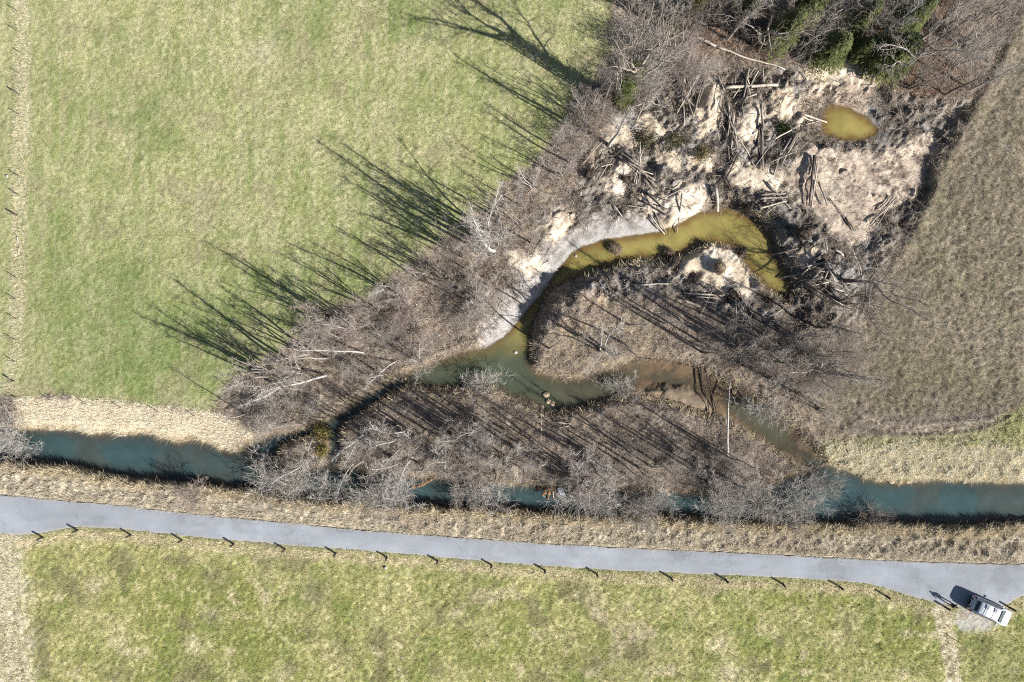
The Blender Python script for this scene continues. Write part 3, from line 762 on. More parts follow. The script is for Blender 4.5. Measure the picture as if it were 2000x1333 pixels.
tufts("straw_grass", scatter(9000, D(np.maximum(sst(0.3, -0.3, d_nst), m_rg * sst(0.9, -0.6, d_rs)) * dry), FULL), 0.15, 0.4, 5, 0.12, 0.026, (0.54, 0.475, 0.37), (0.68, 0.62, 0.52), 0.9)
tufts("fence_line_grass", scatter(3000, D(m_mead * sst(1.1, 0.3, d_fen) + m_below * (sst(1.5, 0.9, -d_below) * (d_road > 0.3) + sst(1.9, 0.6, d_ltr) + sst(0.9, 0.4, d_rtr))), FULL), 0.12, 0.34, 5, 0.10, 0.024, (0.44, 0.385, 0.275), (0.62, 0.56, 0.44), 0.9)
tufts("riverside_grass", scatter(3500, D(m_rg * dry), (1560, 760, 2000, 960)), 0.12, 0.32, 4, 0.10, 0.026, (0.24, 0.24, 0.11), (0.52, 0.48, 0.33), 0.9)
tufts("woodland_grass", scatter(26000, D(m_wood * dry * (1 - m_silt) * (1 - m_sand) * (1 - 0.8 * m_clear)), FULL), 0.12, 0.40, 4, 0.14, 0.024, (0.24, 0.195, 0.15), (0.44, 0.375, 0.30), 0.9)
ribbons("undergrowth", scatter(44000, D(m_wood * dry * (1 - m_silt) * (1 - m_sand) * (1 - 0.93 * m_clear) * (0.35 + 0.65 * sst(0.35, 0.6, b1))), FULL), 0.4, 1.3, 0.08, 0.45, 0.016,
        [(0.37, 0.325, 0.30), (0.27, 0.225, 0.20), (0.45, 0.405, 0.375), (0.15, 0.12, 0.105), (0.33, 0.265, 0.225)])
ribbons("brash", scatter(7500, D(np.maximum(m_clear, m_silt) * dry * (1 - m_silt * sst(2.5, 1.0, d_chan)) * (1 - 0.9 * m_sand) * (d_rsand > 0) * (0.25 + 0.75 * sst(0.5, 0.62, b1))), FULL), 0.4, 1.5, 0.05, 0.25, 0.024,
        [(0.30, 0.27, 0.24), (0.13, 0.11, 0.09), (0.36, 0.30, 0.23), (0.08, 0.065, 0.055), (0.24, 0.20, 0.16)])
ribbons("leaf_litter_twigs", scatter(7000, D(sst(0.5, -0.6, d_or)), (1300, 0, 2000, 220)), 0.2, 0.9, 0.04, 0.25, 0.02,
        [(0.24, 0.12, 0.06), (0.17, 0.10, 0.06), (0.30, 0.20, 0.13), (0.12, 0.08, 0.06)])

# ------------------------------------------------------------------ tubes, trees
def tubes(segs):
    """segs: list of (p0, p1, r0, r1, sides) -> V, F"""
    Vs = []; Fs = []; off = 0
    by = {}
    for s_ in segs: by.setdefault(s_[4], []).append(s_)
    for k, L in by.items():
        p0 = np.array([s_[0] for s_ in L], float); p1 = np.array([s_[1] for s_ in L], float)
        r0 = np.array([s_[2] for s_ in L]); r1 = np.array([s_[3] for s_ in L])
        d = p1 - p0; d /= np.linalg.norm(d, axis=1, keepdims=True) + 1e-9
        ref = np.where(np.abs(d[:, 2:3]) < 0.9, np.array([[0, 0, 1.0]]), np.array([[1.0, 0, 0]]))
        u = np.cross(d, ref); u /= np.linalg.norm(u, axis=1, keepdims=True); v = np.cross(d, u)
        a = np.arange(k) * 2 * np.pi / k
        ring = u[:, None, :] * np.cos(a)[None, :, None] + v[:, None, :] * np.sin(a)[None, :, None]
        A = p0[:, None, :] + ring * r0[:, None, None]; B = p1[:, None, :] + ring * r1[:, None, None]
        V = np.concatenate([A, B], 1).reshape(-1, 3)
        j = np.arange(k); j2 = (j + 1) % k
        f = np.stack([j, j2, j2 + k, j + k], -1)
        F = (np.arange(len(L)) * 2 * k)[:, None, None] + f[None] + off
        Vs.append(V); Fs.append(F.reshape(-1, 4)); off += len(V)
    return np.concatenate(Vs), np.concatenate(Fs)

def unit(v): return v / (np.linalg.norm(v) + 1e-9)

def make_tree(seed, h, style, mt, mc):
    """returns (trunk mesh, crown mesh) of one bare tree of height h rooted at the origin"""
    R = np.random.default_rng(seed)
    trunk = []; crown = []
    def grow(p, d, L, r, lvl, npt, up, jit, sink, side):
        pts = [p]; dd = d
        for i in range(npt):
            dd = unit(dd + R.normal(0, jit, 3) + np.array([0, 0, up]))
            pts.append(pts[-1] + dd * L / npt)
        for i in range(npt):
            a = r * (1 - 0.85 * i / npt); b = r * (1 - 0.85 * (i + 1) / npt)
            sink.append((pts[i], pts[i + 1], max(a, 0.008), max(b, 0.006), side))
        return pts
    def along(pts, t):
        f = t * (len(pts) - 1); i = min(int(f), len(pts) - 2); q = f - i
        return pts[i] * (1 - q) + pts[i + 1] * q, unit(pts[i + 1] - pts[i])
    def off(d, ang):
        q = unit(np.cross(d, R.normal(0, 1, 3)))
        return unit(d * math.cos(ang) + q * math.sin(ang))
    def twigs(pts, L, n, r, t0=0.2, sub=3):
        for _ in range(n):
            t = R.uniform(t0, 1.0); p, d = along(pts, t)
            l2 = L * R.uniform(0.5, 1.1)
            q = grow(p, off(d, R.uniform(0.5, 1.1)), l2, r, 2, 2, 0.10, 0.22, crown, 3)
            for _ in range(sub):
                p2, d2 = along(q, R.uniform(0.3, 1.0))
                grow(p2, off(d2, R.uniform(0.4, 1.0)), l2 * R.uniform(0.4, 0.8), r * 0.6, 3, 1, 0.05, 0.2, crown, 3)
    if style == 'alder':
        tp = grow(np.zeros(3), np.array([R.normal(0, .05), R.normal(0, .05), 1.0]), h, 0.0155 * h, 0, 8, 0.1, 0.06, trunk, 7)
        n = 22
        for k in range(n):
            t = 0.28 + 0.7 * (k + R.random()) / n; p, d = along(tp, min(t, .99))
            L = h * 0.26 * (1.12 - t) ** 0.7 * R.uniform(0.6, 1.15)
            b = grow(p, off(d, R.uniform(0.35, 0.8)), L, 0.0036 * h * (1.15 - t), 1, 4, 0.10, 0.16, crown, 4)
            twigs(b, L * 0.42, 6, 0.0095)
    elif style == 'pole':
        tp = grow(np.zeros(3), np.array([R.normal(0, .04), R.normal(0, .04), 1.0]), h, 0.0135 * h, 0, 8, 0.1, 0.045, trunk, 7)
        n = 15
        for k in range(n):
            t = 0.50 + 0.48 * (k + R.random()) / n; p, d = along(tp, min(t, .99))
            L = h * 0.20 * (1.25 - t) ** 0.6 * R.uniform(0.5, 1.2)
            b = grow(p, off(d, R.uniform(0.35, 0.75)), L, 0.026 * (1.2 - t), 1, 3, 0.10, 0.14, crown, 3)
            twigs(b, L * 0.45, 5, 0.009)
    elif style == 'oak':
        tp = grow(np.zeros(3), np.array([0.02, 0.02, 1.0]), h * 0.42, 0.022 * h, 0, 5, 0.1, 0.06, trunk, 8)
        nl = 7
        for k in range(nl):
            p, d = along(tp, R.uniform(0.6, 1.0)); az = k * 2.4 + R.random()
            dd = unit(np.array([math.cos(az), math.sin(az), R.uniform(0.6, 1.5)]))
            L = h * R.uniform(0.42, 0.6)
            lb = grow(p, dd, L, 0.010 * h, 1, 6, 0.08, 0.20, crown, 6)
            for _ in range(8):
                p2, d2 = along(lb, R.uniform(0.25, 1.0)); l2 = L * R.uniform(0.25, 0.5)
                b2_ = grow(p2, off(d2, R.uniform(0.5, 1.0)), l2, 0.0032 * h, 2, 4, 0.06, 0.22, crown, 4)
                twigs(b2_, l2 * 0.5, 6, 0.014)
    elif style == 'great':
        tp = grow(np.zeros(3), np.array([0.0, 0.0, 1.0]), h * 0.60, 0.033 * h, 0, 7, 0.1, 0.018, trunk, 10)
        for k in range(8):
            p, d = along(tp, R.uniform(0.82, 1.0) if k > 1 else 0.62); az = k * 2.4 + R.random()
            dd = unit(np.array([math.cos(az), math.sin(az), R.uniform(1.3, 2.8)]))
            L = h * R.uniform(0.34, 0.5)
            lb = grow(p, dd, L, 0.0095 * h, 1, 6, 0.08, 0.22, crown, 6)
            for _ in range(9):
                p2, d2 = along(lb, R.uniform(0.25, 1.0)); l2 = L * R.uniform(0.25, 0.5)
                b2_ = grow(p2, off(d2, R.uniform(0.5, 1.0)), l2, 0.0032 * h, 2, 4, 0.06, 0.22, crown, 4)
                twigs(b2_, l2 * 0.5, 5, 0.014)
    elif style == 'coppice':
        n = int(R.integers(4, 8))
        for k in range(n):
            az = 2 * math.pi * k / n + R.uniform(-.4, .4); ti = R.uniform(0.03, 0.22)
            d = np.array([math.cos(az) * ti, math.sin(az) * ti, 1.0]); hs = h * R.uniform(0.6, 1.0)
            s0 = np.array([math.cos(az) * 0.2, math.sin(az) * 0.2, 0.0])
            tp = grow(s0, unit(d), hs, 0.0105 * h, 0, 7, 0.03, 0.07, trunk, 6)
            for j in range(9):
                t = R.uniform(0.35, 1.0); p, dd = along(tp, t)
                L = hs * 0.24 * (1.2 - t) ** 0.6 * R.uniform(0.6, 1.2)
                b = grow(p, off(dd, R.uniform(0.4, 0.95)), L, 0.022, 1, 3, 0.10, 0.16, crown, 3)
                twigs(b, L * 0.5, 5, 0.0092, sub=3)
    elif style == 'shrub':
        n = int(R.integers(16, 24))
        for k in range(n):
            az = R.uniform(0, 2 * math.pi); ti = R.uniform(0.1, 1.1)
            d = unit(np.array([math.cos(az) * ti, math.sin(az) * ti, 1.0])); L = h * R.uniform(0.7, 1.15)
            s0 = np.array([math.cos(az), math.sin(az), 0]) * R.uniform(0.03, 0.3)
            tp = grow(s0, d, L, 0.017, 0, 4, -0.02, 0.13, trunk, 4)
            twigs(tp, L * 0.40, 9, 0.0088, sub=4)
    out = []
    for nm, sg, mm in (("trunk", trunk, mt), ("crown", crown, mc)):
        V, F = tubes(sg)
        me = mesh_np(nm, V, [F]); me.materials.append(mm); out.append(me)
    return out

LIB = {
    'alder': [make_tree(100 + i, 10.0, 'alder', *m) for i, m in enumerate([(M_BARK_GREY, M_TWIG_GREY), (M_BARK_BROWN, M_TWIG_BROWN), (M_BARK_GREY, M_TWIG_GREY), (M_BARK_PALE, M_TWIG_PALE)])],
    'birch': [make_tree(120 + i, 10.0, 'alder', M_BARK_PALE, M_TWIG_PALE) for i in range(2)],
    'pole': [make_tree(130 + i, 11.0, 'pole', *m) for i, m in enumerate([(M_BARK_GREY, M_TWIG_GREY), (M_BARK_BROWN, M_TWIG_BROWN), (M_BARK_GREY, M_TWIG_BROWN)])],
    'oak': [make_tree(140 + i, 12.0, 'oak', *m) for i, m in enumerate([(M_BARK_GREY, M_TWIG_GREY), (M_BARK_BROWN, M_TWIG_BROWN)])],
    'great': [make_tree(155, 17.0, 'great', M_BARK_BROWN, M_TWIG_BROWN)],
    'coppice': [make_tree(160 + i, 8.0, 'coppice', *m) for i, m in enumerate([(M_BARK_GREY, M_TWIG_GREY), (M_BARK_BROWN, M_TWIG_BROWN), (M_BARK_GREY, M_TWIG_PINK), (M_BARK_PALE, M_TWIG_PALE)])],
    'shrub': [make_tree(180 + i, 2.6, 'shrub', *m) for i, m in enumerate([(M_BARK_PALE, M_TWIG_PALE), (M_BARK_GREY, M_TWIG_GREY), (M_BARK_BROWN, M_TWIG_BROWN), (M_TWIG_PINK, M_TWIG_PINK)])],
}
NOM = {'alder': 10.0, 'pole': 11.0, 'birch': 10.0, 'oak': 12.0, 'great': 17.0, 'coppice': 8.0, 'shrub': 2.6}
LOOK = {('alder', 0): "grey single-stemmed bare tree", ('alder', 1): "brown single-stemmed bare tree", ('alder', 2): "grey slim bare tree", ('alder', 3): "pale single-stemmed bare tree",
        ('pole', 0): "grey straight pole-like bare tree", ('pole', 1): "brown straight pole-like bare tree", ('pole', 2): "grey straight tree with brown twigs", ('birch', 0): "whitish bare birch", ('birch', 1): "whitish slender birch", ('oak', 0): "grey wide-crowned bare tree", ('oak', 1): "brown wide-crowned bare tree",
        ('coppice', 0): "grey many-stemmed bare tree", ('coppice', 1): "brown many-stemmed bare tree", ('coppice', 2): "reddish-twigged many-stemmed tree", ('coppice', 3): "pale many-stemmed bare tree",
        ('shrub', 0): "pale leafless shrub", ('shrub', 1): "grey leafless shrub", ('shrub', 2): "brown leafless shrub", ('shrub', 3): "reddish leafless shrub"}
TREES = []            # (object, px, py, look, cat)
TR = random.Random(77)
def plant(px, py, h, style, var=None, lean=(0, 0), label=None, cat=None):
    lib = LIB[style]; v = TR.randrange(len(lib)) if var is None else var
    x, y, z = G(px, py)
    if z < WL + 0.05 and style != 'shrub': z = WL - 0.1
    h *= 0.88 if style != 'shrub' else 1.0
    f = h / NOM[style]
    nm = {'alder': 'bare_tree', 'pole': 'bare_tree', 'birch': 'birch_tree', 'oak': 'broad_tree', 'great': 'broad_tree', 'coppice': 'coppiced_tree', 'shrub': 'shrub'}[style]
    o = empty(nm, (x, y, z - 0.06), TR.uniform(0, 6.28), (f * TR.uniform(.9, 1.1), f * TR.uniform(.9, 1.1), f))
    if lean != (0, 0):
        q = Vector((0, 0, 1)).rotation_difference(Vector((lean[0], lean[1], 1)).normalized())
        o.rotation_euler = (q.to_matrix() @ Matrix.Rotation(TR.uniform(0, 6.28), 3, 'Z')).to_euler()
    for me, pn in zip(lib[v], ("trunk" if style not in ('shrub', 'coppice') else "stems", "crown" if style != 'shrub' else "twigs")):
        c = bpy.data.objects.new(pn, me); c.parent = o; COL.objects.link(c)
        if pn != 'trunk': c['kind'] = 'stuff'
    c_ = cat or ("shrub" if style == 'shrub' else "tree")
    o["category"] = c_
    if label: o["label"] = label
    else: TREES.append((o, px, py, LOOK[(style, v)], c_))
    o["group"] = "leafless shrubs of the stream thicket" if style == 'shrub' else "leafless trees of the stream thicket"
    return o

# trees read from the long shadows on the meadow: base, height
EDGE = [(522, 737, 10.8, 'alder'), (512, 722, 9.0, 'coppice'), (588, 716, 11.5, 'alder'), (600, 690, 10.0, 'coppice'), (641, 612, 10.4, 'alder'), (628, 622, 8.0, 'coppice'),
        (750, 568, 9.1, 'alder'), (735, 606, 7.6, 'coppice'), (815, 542, 7.4, 'alder'), (842, 520, 6.6, 'coppice'), (965, 490, 15.0, 'alder'), (955, 480, 11.5, 'birch'),
        (942, 442, 10.6, 'alder'), (925, 455, 8.5, 'coppice'), (900, 500, 8.5, 'coppice'), (992, 408, 5.2, 'coppice'), (1080, 288, 7.0, 'alder'), (1098, 345, 6.0, 'coppice'),
        (1165, 186, 8.5, 'alder'), (1190, 284, 14.5, 'birch'), (690, 640, 9.5, 'coppice'), (780, 580, 8.0, 'coppice'), (560, 740, 12.0, 'coppice'), (545, 757, 10.0, 'alder'), (660, 655, 9.0, 'alder'), (870, 545, 8.0, 'coppice'),
        (535, 748, 11.5, 'pole'), (575, 722, 12.0, 'pole'), (668, 628, 8.5, 'alder'), (722, 596, 8.5, 'pole'),
        (770, 566, 8.0, 'pole'), (830, 535, 7.5, 'pole'), (885, 492, 9.0, 'coppice'), (912, 478, 12.5, 'pole'), (935, 468, 13.0, 'pole'), (950, 455, 12.0, 'coppice'), (975, 430, 9.0, 'pole'), (985, 470, 11.0, 'pole'),
        (1012, 400, 6.0, 'pole'), (1040, 365, 6.5, 'coppice'), (1120, 255, 9.0, 'pole'), (1140, 230, 8.0, 'coppice'), (1180, 200, 12.0, 'pole'), (590, 760, 10.0, 'pole'), (640, 700, 9.5, 'pole')]
for (bx, by, h, st) in EDGE: plant(bx, by, h, st)
# pale birches leaning out over the thicket
plant(638, 734, 9.5, 'birch', 0, (-0.55, -0.12), "white-barked birch leaning far out over the western thicket towards the meadow")
plant(712, 690, 8.5, 'birch', 1, (-0.6, 0.1), "white-barked birch leaning sideways in the middle of the western thicket")
plant(722, 838, 8.0, 'birch', 0, (-0.35, -0.35), "pale birch on the dark arm bank leaning to the yellow shrub")
plant(806, 892, 7.5, 'birch', 1, (-0.4, -0.45), "pale birch leaning over the river west of the orange driftwood line")
plant(600, 905, 6.0, 'birch', 0, (-0.5, -0.3), "pale birch leaning over the river from the small spit")
plant(690, 905, 6.5, 'birch', 1, (-0.35, -0.5), "pale birch leaning low over the river east of the small spit")
plant(775, 705, 6.5, 'birch', 1, (-0.5, -0.35), "pale birch leaning over the west tip of the side channel")
# the great ivy-clad tree at the top
big = plant(1212, 204, 18.0, 'great', 0, (0.0, 0.012), "largest tree of all with an ivy-clad trunk casting the broad shadow", "tree")
# wood at the top
for (bx, by, h, st, v) in [(1420, 78, 12, 'alder', 0), (1468, 90, 11, 'oak', 1), (1505, 60, 10, 'alder', 1), (1385, 45, 9, 'coppice', 1), (1340, 60, 8, 'coppice', 1), (1440, 30, 9, 'coppice', 0),
                           (1735, 146, 13, 'oak', 0), (1752, 140, 12, 'alder', 1), (1800, 76, 12, 'alder', 0), (1830, 60, 11, 'coppice', 1), (1845, 186, 9, 'alder', 1), (1895, 176, 10, 'birch', 0),
                           (1775, 172, 8, 'coppice', 1), (1860, 130, 9, 'coppice', 0), (1880, 90, 8, 'coppice', 1), (1900, 40, 9, 'coppice', 0), (1660, 65, 12, 'birch', 1), (1700, 90, 11, 'birch', 0),
                           (1550, 105, 8, 'alder', 2), (1590, 45, 10, 'alder', 0), (1640, 30, 11, 'oak', 1), (1480, 10, 10, 'coppice', 1), (1700, 30, 10, 'coppice', 1), (1760, 20, 10, 'alder', 0), (1820, 10, 10, 'oak', 0),
                           (1290, 50, 9, 'coppice', 0), (1320, 110, 6, 'coppice', 1), (1250, 30, 8, 'coppice', 0), (1360, 20, 10, 'alder', 1), (1940, 30, 8, 'coppice', 0), (1915, 100, 7, 'coppice', 0), (1230, 100, 6, 'coppice', 0)]:
    plant(bx, by, h, st, v)
# trees east of the side channel
plant(1645, 548, 12.5, 'oak', 1, (0.15, 0.0), "brown wide-crowned tree beside the heap of uprooted logs east of the channel")
plant(1565, 722, 10.5, 'oak', 1, (0.12, -0.02), "brown forked tree on the east bank spreading over the withered field")
plant(1480, 800, 5.5, 'birch', 0, (0.25, 0.1), "pale twiggy birch bending over the dark water below the fallen white trunk")
for (bx, by, h, st, v) in [(1590, 640, 10, 'alder', 1), (1550, 690, 12, 'alder', 1), (1520, 700, 9, 'coppice', 1), (1600, 700, 8, 'coppice', 1), (1470, 705, 8, 'alder', 0), (1450, 690, 10, 'alder', 1),
                           (1640, 590, 8, 'coppice', 1), (1560, 770, 7, 'coppice', 0), (1600, 800, 6, 'coppice', 0), (1540, 765, 7, 'alder', 1), (1505, 740, 8, 'coppice', 0)]:
    plant(bx, by, h, st, v)

def fill(n, region, gap, hr, styles, avoid_water=True):
    pg = poly(region); xs_ = [p[0] for p in region]; ys_ = [p[1] for p in region]
    done = 0; tries = 0; placed = []
    while done < n and tries < n * 60:
        tries += 1
        px = TR.uniform(min(xs_), max(xs_)); py = TR.uniform(min(ys_), max(ys_))
        x, y = P(px, py); A = np.array([x]); B = np.array([y])
        if sdf(pg, A, B)[0] > 0: continue
        if avoid_water and samp(d_wat, A, B)[0] < 0.35: continue
        if any((px - q[0]) ** 2 + (py - q[1]) ** 2 < gap * gap for q in placed): continue
        placed.append((px, py)); done += 1
        plant(px, py, TR.uniform(*hr), TR.choice(styles))
THICKET = [(455, 800), (500, 740), (620, 640), (760, 570), (880, 490), (960, 440), (1040, 350), (1090, 300), (1150, 300), (1060, 400), (1040, 480), (960, 580), (920, 650), (860, 690), (790, 725), (700, 780), (600, 830), (510, 850)]
ISLAND = [(680, 845), (790, 800), (930, 815), (1050, 862), (1160, 868), (1260, 862), (1375, 875), (1450, 890), (1480, 925), (1420, 945), (1200, 945), (1000, 930), (760, 905), (670, 900)]
fill(16, THICKET, 30, (5, 9), ['coppice', 'pole', 'pole', 'alder'])
fill(16, THICKET, 24, (1.6, 3.0), ['shrub'])
fill(46, ISLAND, 22, (7, 12), ['pole', 'pole', 'coppice', 'alder', 'pole', 'pole', 'pole'])
fill(34, ISLAND, 22, (4.0, 7.0), ['coppice', 'coppice', 'pole'])
fill(12, ISLAND, 26, (1.5, 3.0), ['shrub'])
fill(7, [(1080, 640), (1250, 620), (1400, 640), (1420, 700), (1200, 700), (1060, 715)], 34, (7, 11), ['pole', 'coppice', 'pole'])
fill(16, [(1340, 650), (1480, 650), (1600, 660), (1640, 720), (1610, 740), (1540, 715), (1430, 700), (1340, 700)], 20, (9, 13), ['pole', 'pole', 'coppice'])
fill(14, [(1150, 80), (1340, 70), (1420, 130), (1250, 200), (1160, 240), (1080, 310), (1130, 220)], 22, (2, 4.0), ['shrub'])
fill(9, [(1440, 700), (1640, 640), (1690, 640), (1640, 760), (1620, 800), (1540, 760)], 26, (1.5, 3.2), ['shrub'])
for (bx, by, h, v) in [(25, 842, 3.4, 0), (10, 800, 3.0, 1), (40, 872, 2.6, 0), (382, 962, 2.4, 3), (530, 935, 3.4, 0), (575, 948, 3.0, 1), (640, 955, 2.8, 0), (745, 952, 4.0, 0), (770, 962, 3.2, 0), (905, 965, 2.6, 1), 
                       (1150, 965, 4.0, 0), (1185, 972, 3.4, 0), (1240, 985, 3.2, 1), (1290, 975, 2.8, 0), (1420, 985, 4.0, 0), 
                       (1560, 1005, 3.2, 1), (1615, 945, 2.8, 1), (1590, 962, 3.2, 0), (1548, 972, 3.4, 0), (1500, 985, 3.0, 1), (1165, 955, 3.2, 1), (925, 955, 3.0, 1), (1700, 1010, 2.4, 2), (1212, 752, 2.6, 0),  (1490, 795, 3.4, 0), (945, 752, 2.8, 0), (1260, 1020, 1.6, 0), (715, 960, 3.0, 1), (790, 950, 3.6, 0), (960, 960, 3.6, 0), (1130, 962, 3.8, 0), (1255, 975, 3.4, 1), (1410, 970, 3.8, 0), (1475, 965, 4.0, 0), (600, 930, 3.4, 0), (560, 925, 3.0, 1)]:
    plant(bx, by, h, 'shrub', v)

# conifers ------------------------------------------------------------------
def make_spruce(seed, h, rad):
    R = np.random.default_rng(seed)
    V, F = tubes([(np.array([0, 0, i * h / 6]), np.array([R.normal(0, .02), R.normal(0, .02), (i + 1) * h / 6]), 0.16 * (1 - i / 6.3), 0.16 * (1 - (i + 1) / 6.3), 7) for i in range(6)])
    mt = mesh_np("trunk", V, [F]); mt.materials.append(M_BARK_BROWN)
    vs_ = []; cs = []
    nb = 290
    for k in range(nb):
        t = 0.08 + 0.92 * ((k + R.random()) / nb) ** 0.85
        az = k * 2.39996 + R.normal(0, .2); L = rad * (1.04 - t) ** 0.75 * R.uniform(0.7, 1.15) + 0.15
        z0 = t * h; d = np.array([math.cos(az), math.sin(az), 0.0]); q = np.array([-d[1], d[0], 0])
        ns = 26
        tone = R.uniform(0.65, 1.35)
        for j in range(ns):
            s_ = R.uniform(0.12, 1.0); wv = (R.random() * 2 - 1) * 0.50 * L * (1.05 - s_)
            p = d * (L * s_) + q * wv + np.array([0, 0, z0 + 0.25 * L * s_ - 0.55 * L * s_ * s_ + R.normal(0, .04)])
            dd = unit(d * 0.7 + q * np.sign(wv) * R.uniform(0.2, 0.9) + np.array([0, 0, R.uniform(-.35, .15)]))
            ll = R.uniform(0.22, 0.42); ww = R.uniform(0.05, 0.09)
            n2 = unit(np.cross(dd, np.array([R.normal(0, .4), R.normal(0, .4), 1.0])))
            vs_ += [p - n2 * ww, p + n2 * ww, p + dd * ll]
            tip = s_ > 0.72
            c = np.array([0.095, 0.115, 0.052]) * tone if not tip else np.array([0.165, 0.185, 0.078]) * tone
            cs += [c, c, c * 1.15]
    V = np.array(vs_); F = np.arange(len(V)).reshape(-1, 3)
    mc = mesh_np("crown", V, [F], np.array(cs), smooth=False); mc.materials.append(M_BLADE)
    return mt, mc
SPR = [make_spruce(300, 10.0, 2.7), make_spruce(301, 10.0, 2.3)]
for i, (bx, by, h, v, fw, lb) in enumerate([
        (1605, 118, 5.5, 0, 1.5, "sunlit yellow-green spruce in front at the sandy edge of the clearing"),
        (1722, 126, 6.0, 1, 2.0, "broad dark green spruce nearest to the muddy pond"),
        (1512, 88, 7.0, 1, 1.25, "dull olive spruce furthest west in the conifer clump"),
        (1556, 42, 7.5, 0, 1.1, "bright green spruce behind the dull olive one"),
        (1650, 70, 7.0, 1, 1.1, "tall spruce in the middle of the conifer clump"),
        (1745, 62, 7.0, 0, 1.2, "dark spruce at the back of the clump by the bare oaks"),
        (1450, 18, 7.0, 1, 1.0, "shaded spruce among the bare trees west of the clump"),
        (1668, 112, 4.0, 0, 1.3, "small spruce tucked between the two front ones")]):
    x, y, z = G(bx, by); f = h / 10.0
    o = empty("spruce_tree", (x, y, z - 0.05), TR.uniform(0, 6.28), (f * fw, f * fw, f))
    tag(o, lb, "tree", "conifers at the clearing edge")
    for me, pn in zip(SPR[v], ("trunk", "crown")):
        c = bpy.data.objects.new(pn, me); c.parent = o; COL.objects.link(c)

def leaf_clump(name, parent, centres, n, rr, cols, size=0.09):
    R = np.random.default_rng(len(centres) * 7 + n)
    ce = np.array(centres)[R.integers(0, len(centres), n)]
    p = ce + R.normal(0, 1, (n, 3)) * np.array(rr)
    a = R.normal(0, 1, (n, 3)); a /= np.linalg.norm(a, axis=1, keepdims=True)
    b = np.cross(a, R.normal(0, 1, (n, 3))); b /= np.linalg.norm(b, axis=1, keepdims=True)
    s_ = size * R.uniform(.6, 1.4, (n, 1))
    V = np.stack([p - b * s_ * .5, p + a * s_ * .8, p + b * s_ * .5, p - a * s_ * .8], 1).reshape(-1, 3)
    cols = np.array(cols); c = np.repeat(cols[R.integers(0, len(cols), n)] * R.uniform(.7, 1.3, (n, 1)), 4, axis=0)
    o = link(name, mesh_np(name, V, [np.arange(4 * n).reshape(-1, 4)], c, smooth=False), M_BLADE, parent)
    return o
iv = leaf_clump("ivy", big, [(math.sin(i * 1.7) * .15, math.cos(i * 2.1) * .15, 0.4 + i * 0.5) for i in range(19)], 8500, (0.40, 0.40, 0.3), [(0.10, 0.135, 0.035), (0.16, 0.18, 0.05), (0.06, 0.09, 0.025)])
iv["kind"] = "stuff"
# yellow-leaved shrub on the spit, green bush at the top of the wood, felled spruce boughs
def leafy(px, py, h, r, cols, label, n=1500, name="leafy_shrub", cat="shrub", flat=0.45):
    x, y, z = G(px, py); o = empty(name, (x, y, z)); tag(o, label, cat)
    R = np.random.default_rng(int(px)); sg = []; tips = []
    for k in range(11):
        az = R.uniform(0, 6.28); e = np.array([math.cos(az) * r * R.uniform(.3, .9), math.sin(az) * r * R.uniform(.3, .9), h * R.uniform(.5, 1.0)])
        m_ = e * 0.5 + R.normal(0, .08, 3); sg += [(np.zeros(3), m_, .03, .02, 4), (m_, e, .02, .01, 4)]; tips += [e, m_ * .6 + e * .4]
    V, F = tubes(sg); link("stems", mesh_np("stems", V, [F]), M_BARK_BROWN, o)
    leaf_clump("foliage", o, tips, n, (r * flat, r * flat, h * 0.18), cols, 0.10)
    return o
YC = [(0.28, 0.245, 0.08), (0.22, 0.19, 0.07), (0.20, 0.16, 0.08)]
leafy(629, 845, 1.5, 0.75, YC, "yellow-green leafy shrub at the head of the small spit")
leafy(631, 880, 1.1, 0.6, YC, "yellow-green leafy shrub halfway along the small spit", 900)
leafy(1355, 22, 3.4, 0.6, [(0.22, 0.24, 0.05), (0.13, 0.17, 0.04), (0.26, 0.22, 0.06)], "narrow ivy-green bush standing west of the bare wood", 1400)
leafy(1305, 68, 1.6, 0.9, [(0.07, 0.085, 0.035), (0.12, 0.11, 0.05)], "dark ivy bush on the brushy slope by the great tree", 1300)
leafy(1258, 272, 0.7, 1.0, [(0.085, 0.095, 0.05), (0.16, 0.14, 0.09), (0.13, 0.13, 0.06)], "heap of cut green conifer boughs between two sand patches", 700, "bough_heap", "brushwood", 0.5)
leafy(1322, 282, 0.55, 0.9, [(0.095, 0.105, 0.05), (0.18, 0.155, 0.10), (0.14, 0.14, 0.06)], "heap of cut green boughs above the twin sand patches", 600, "bough_heap", "brushwood", 0.5)
leafy(1530, 252, 0.6, 0.6, [(0.06, 0.085, 0.03), (0.04, 0.05, 0.02)], "small heap of dark green boughs west of the muddy pond", 700, "bough_heap", "brushwood", 0.5)
leafy(1372, 302, 0.5, 0.7, [(0.12, 0.11, 0.05), (0.19, 0.16, 0.08)], "heap of browning boughs on the eastern twin sand patch", 700, "bough_heap", "brushwood", 0.5)

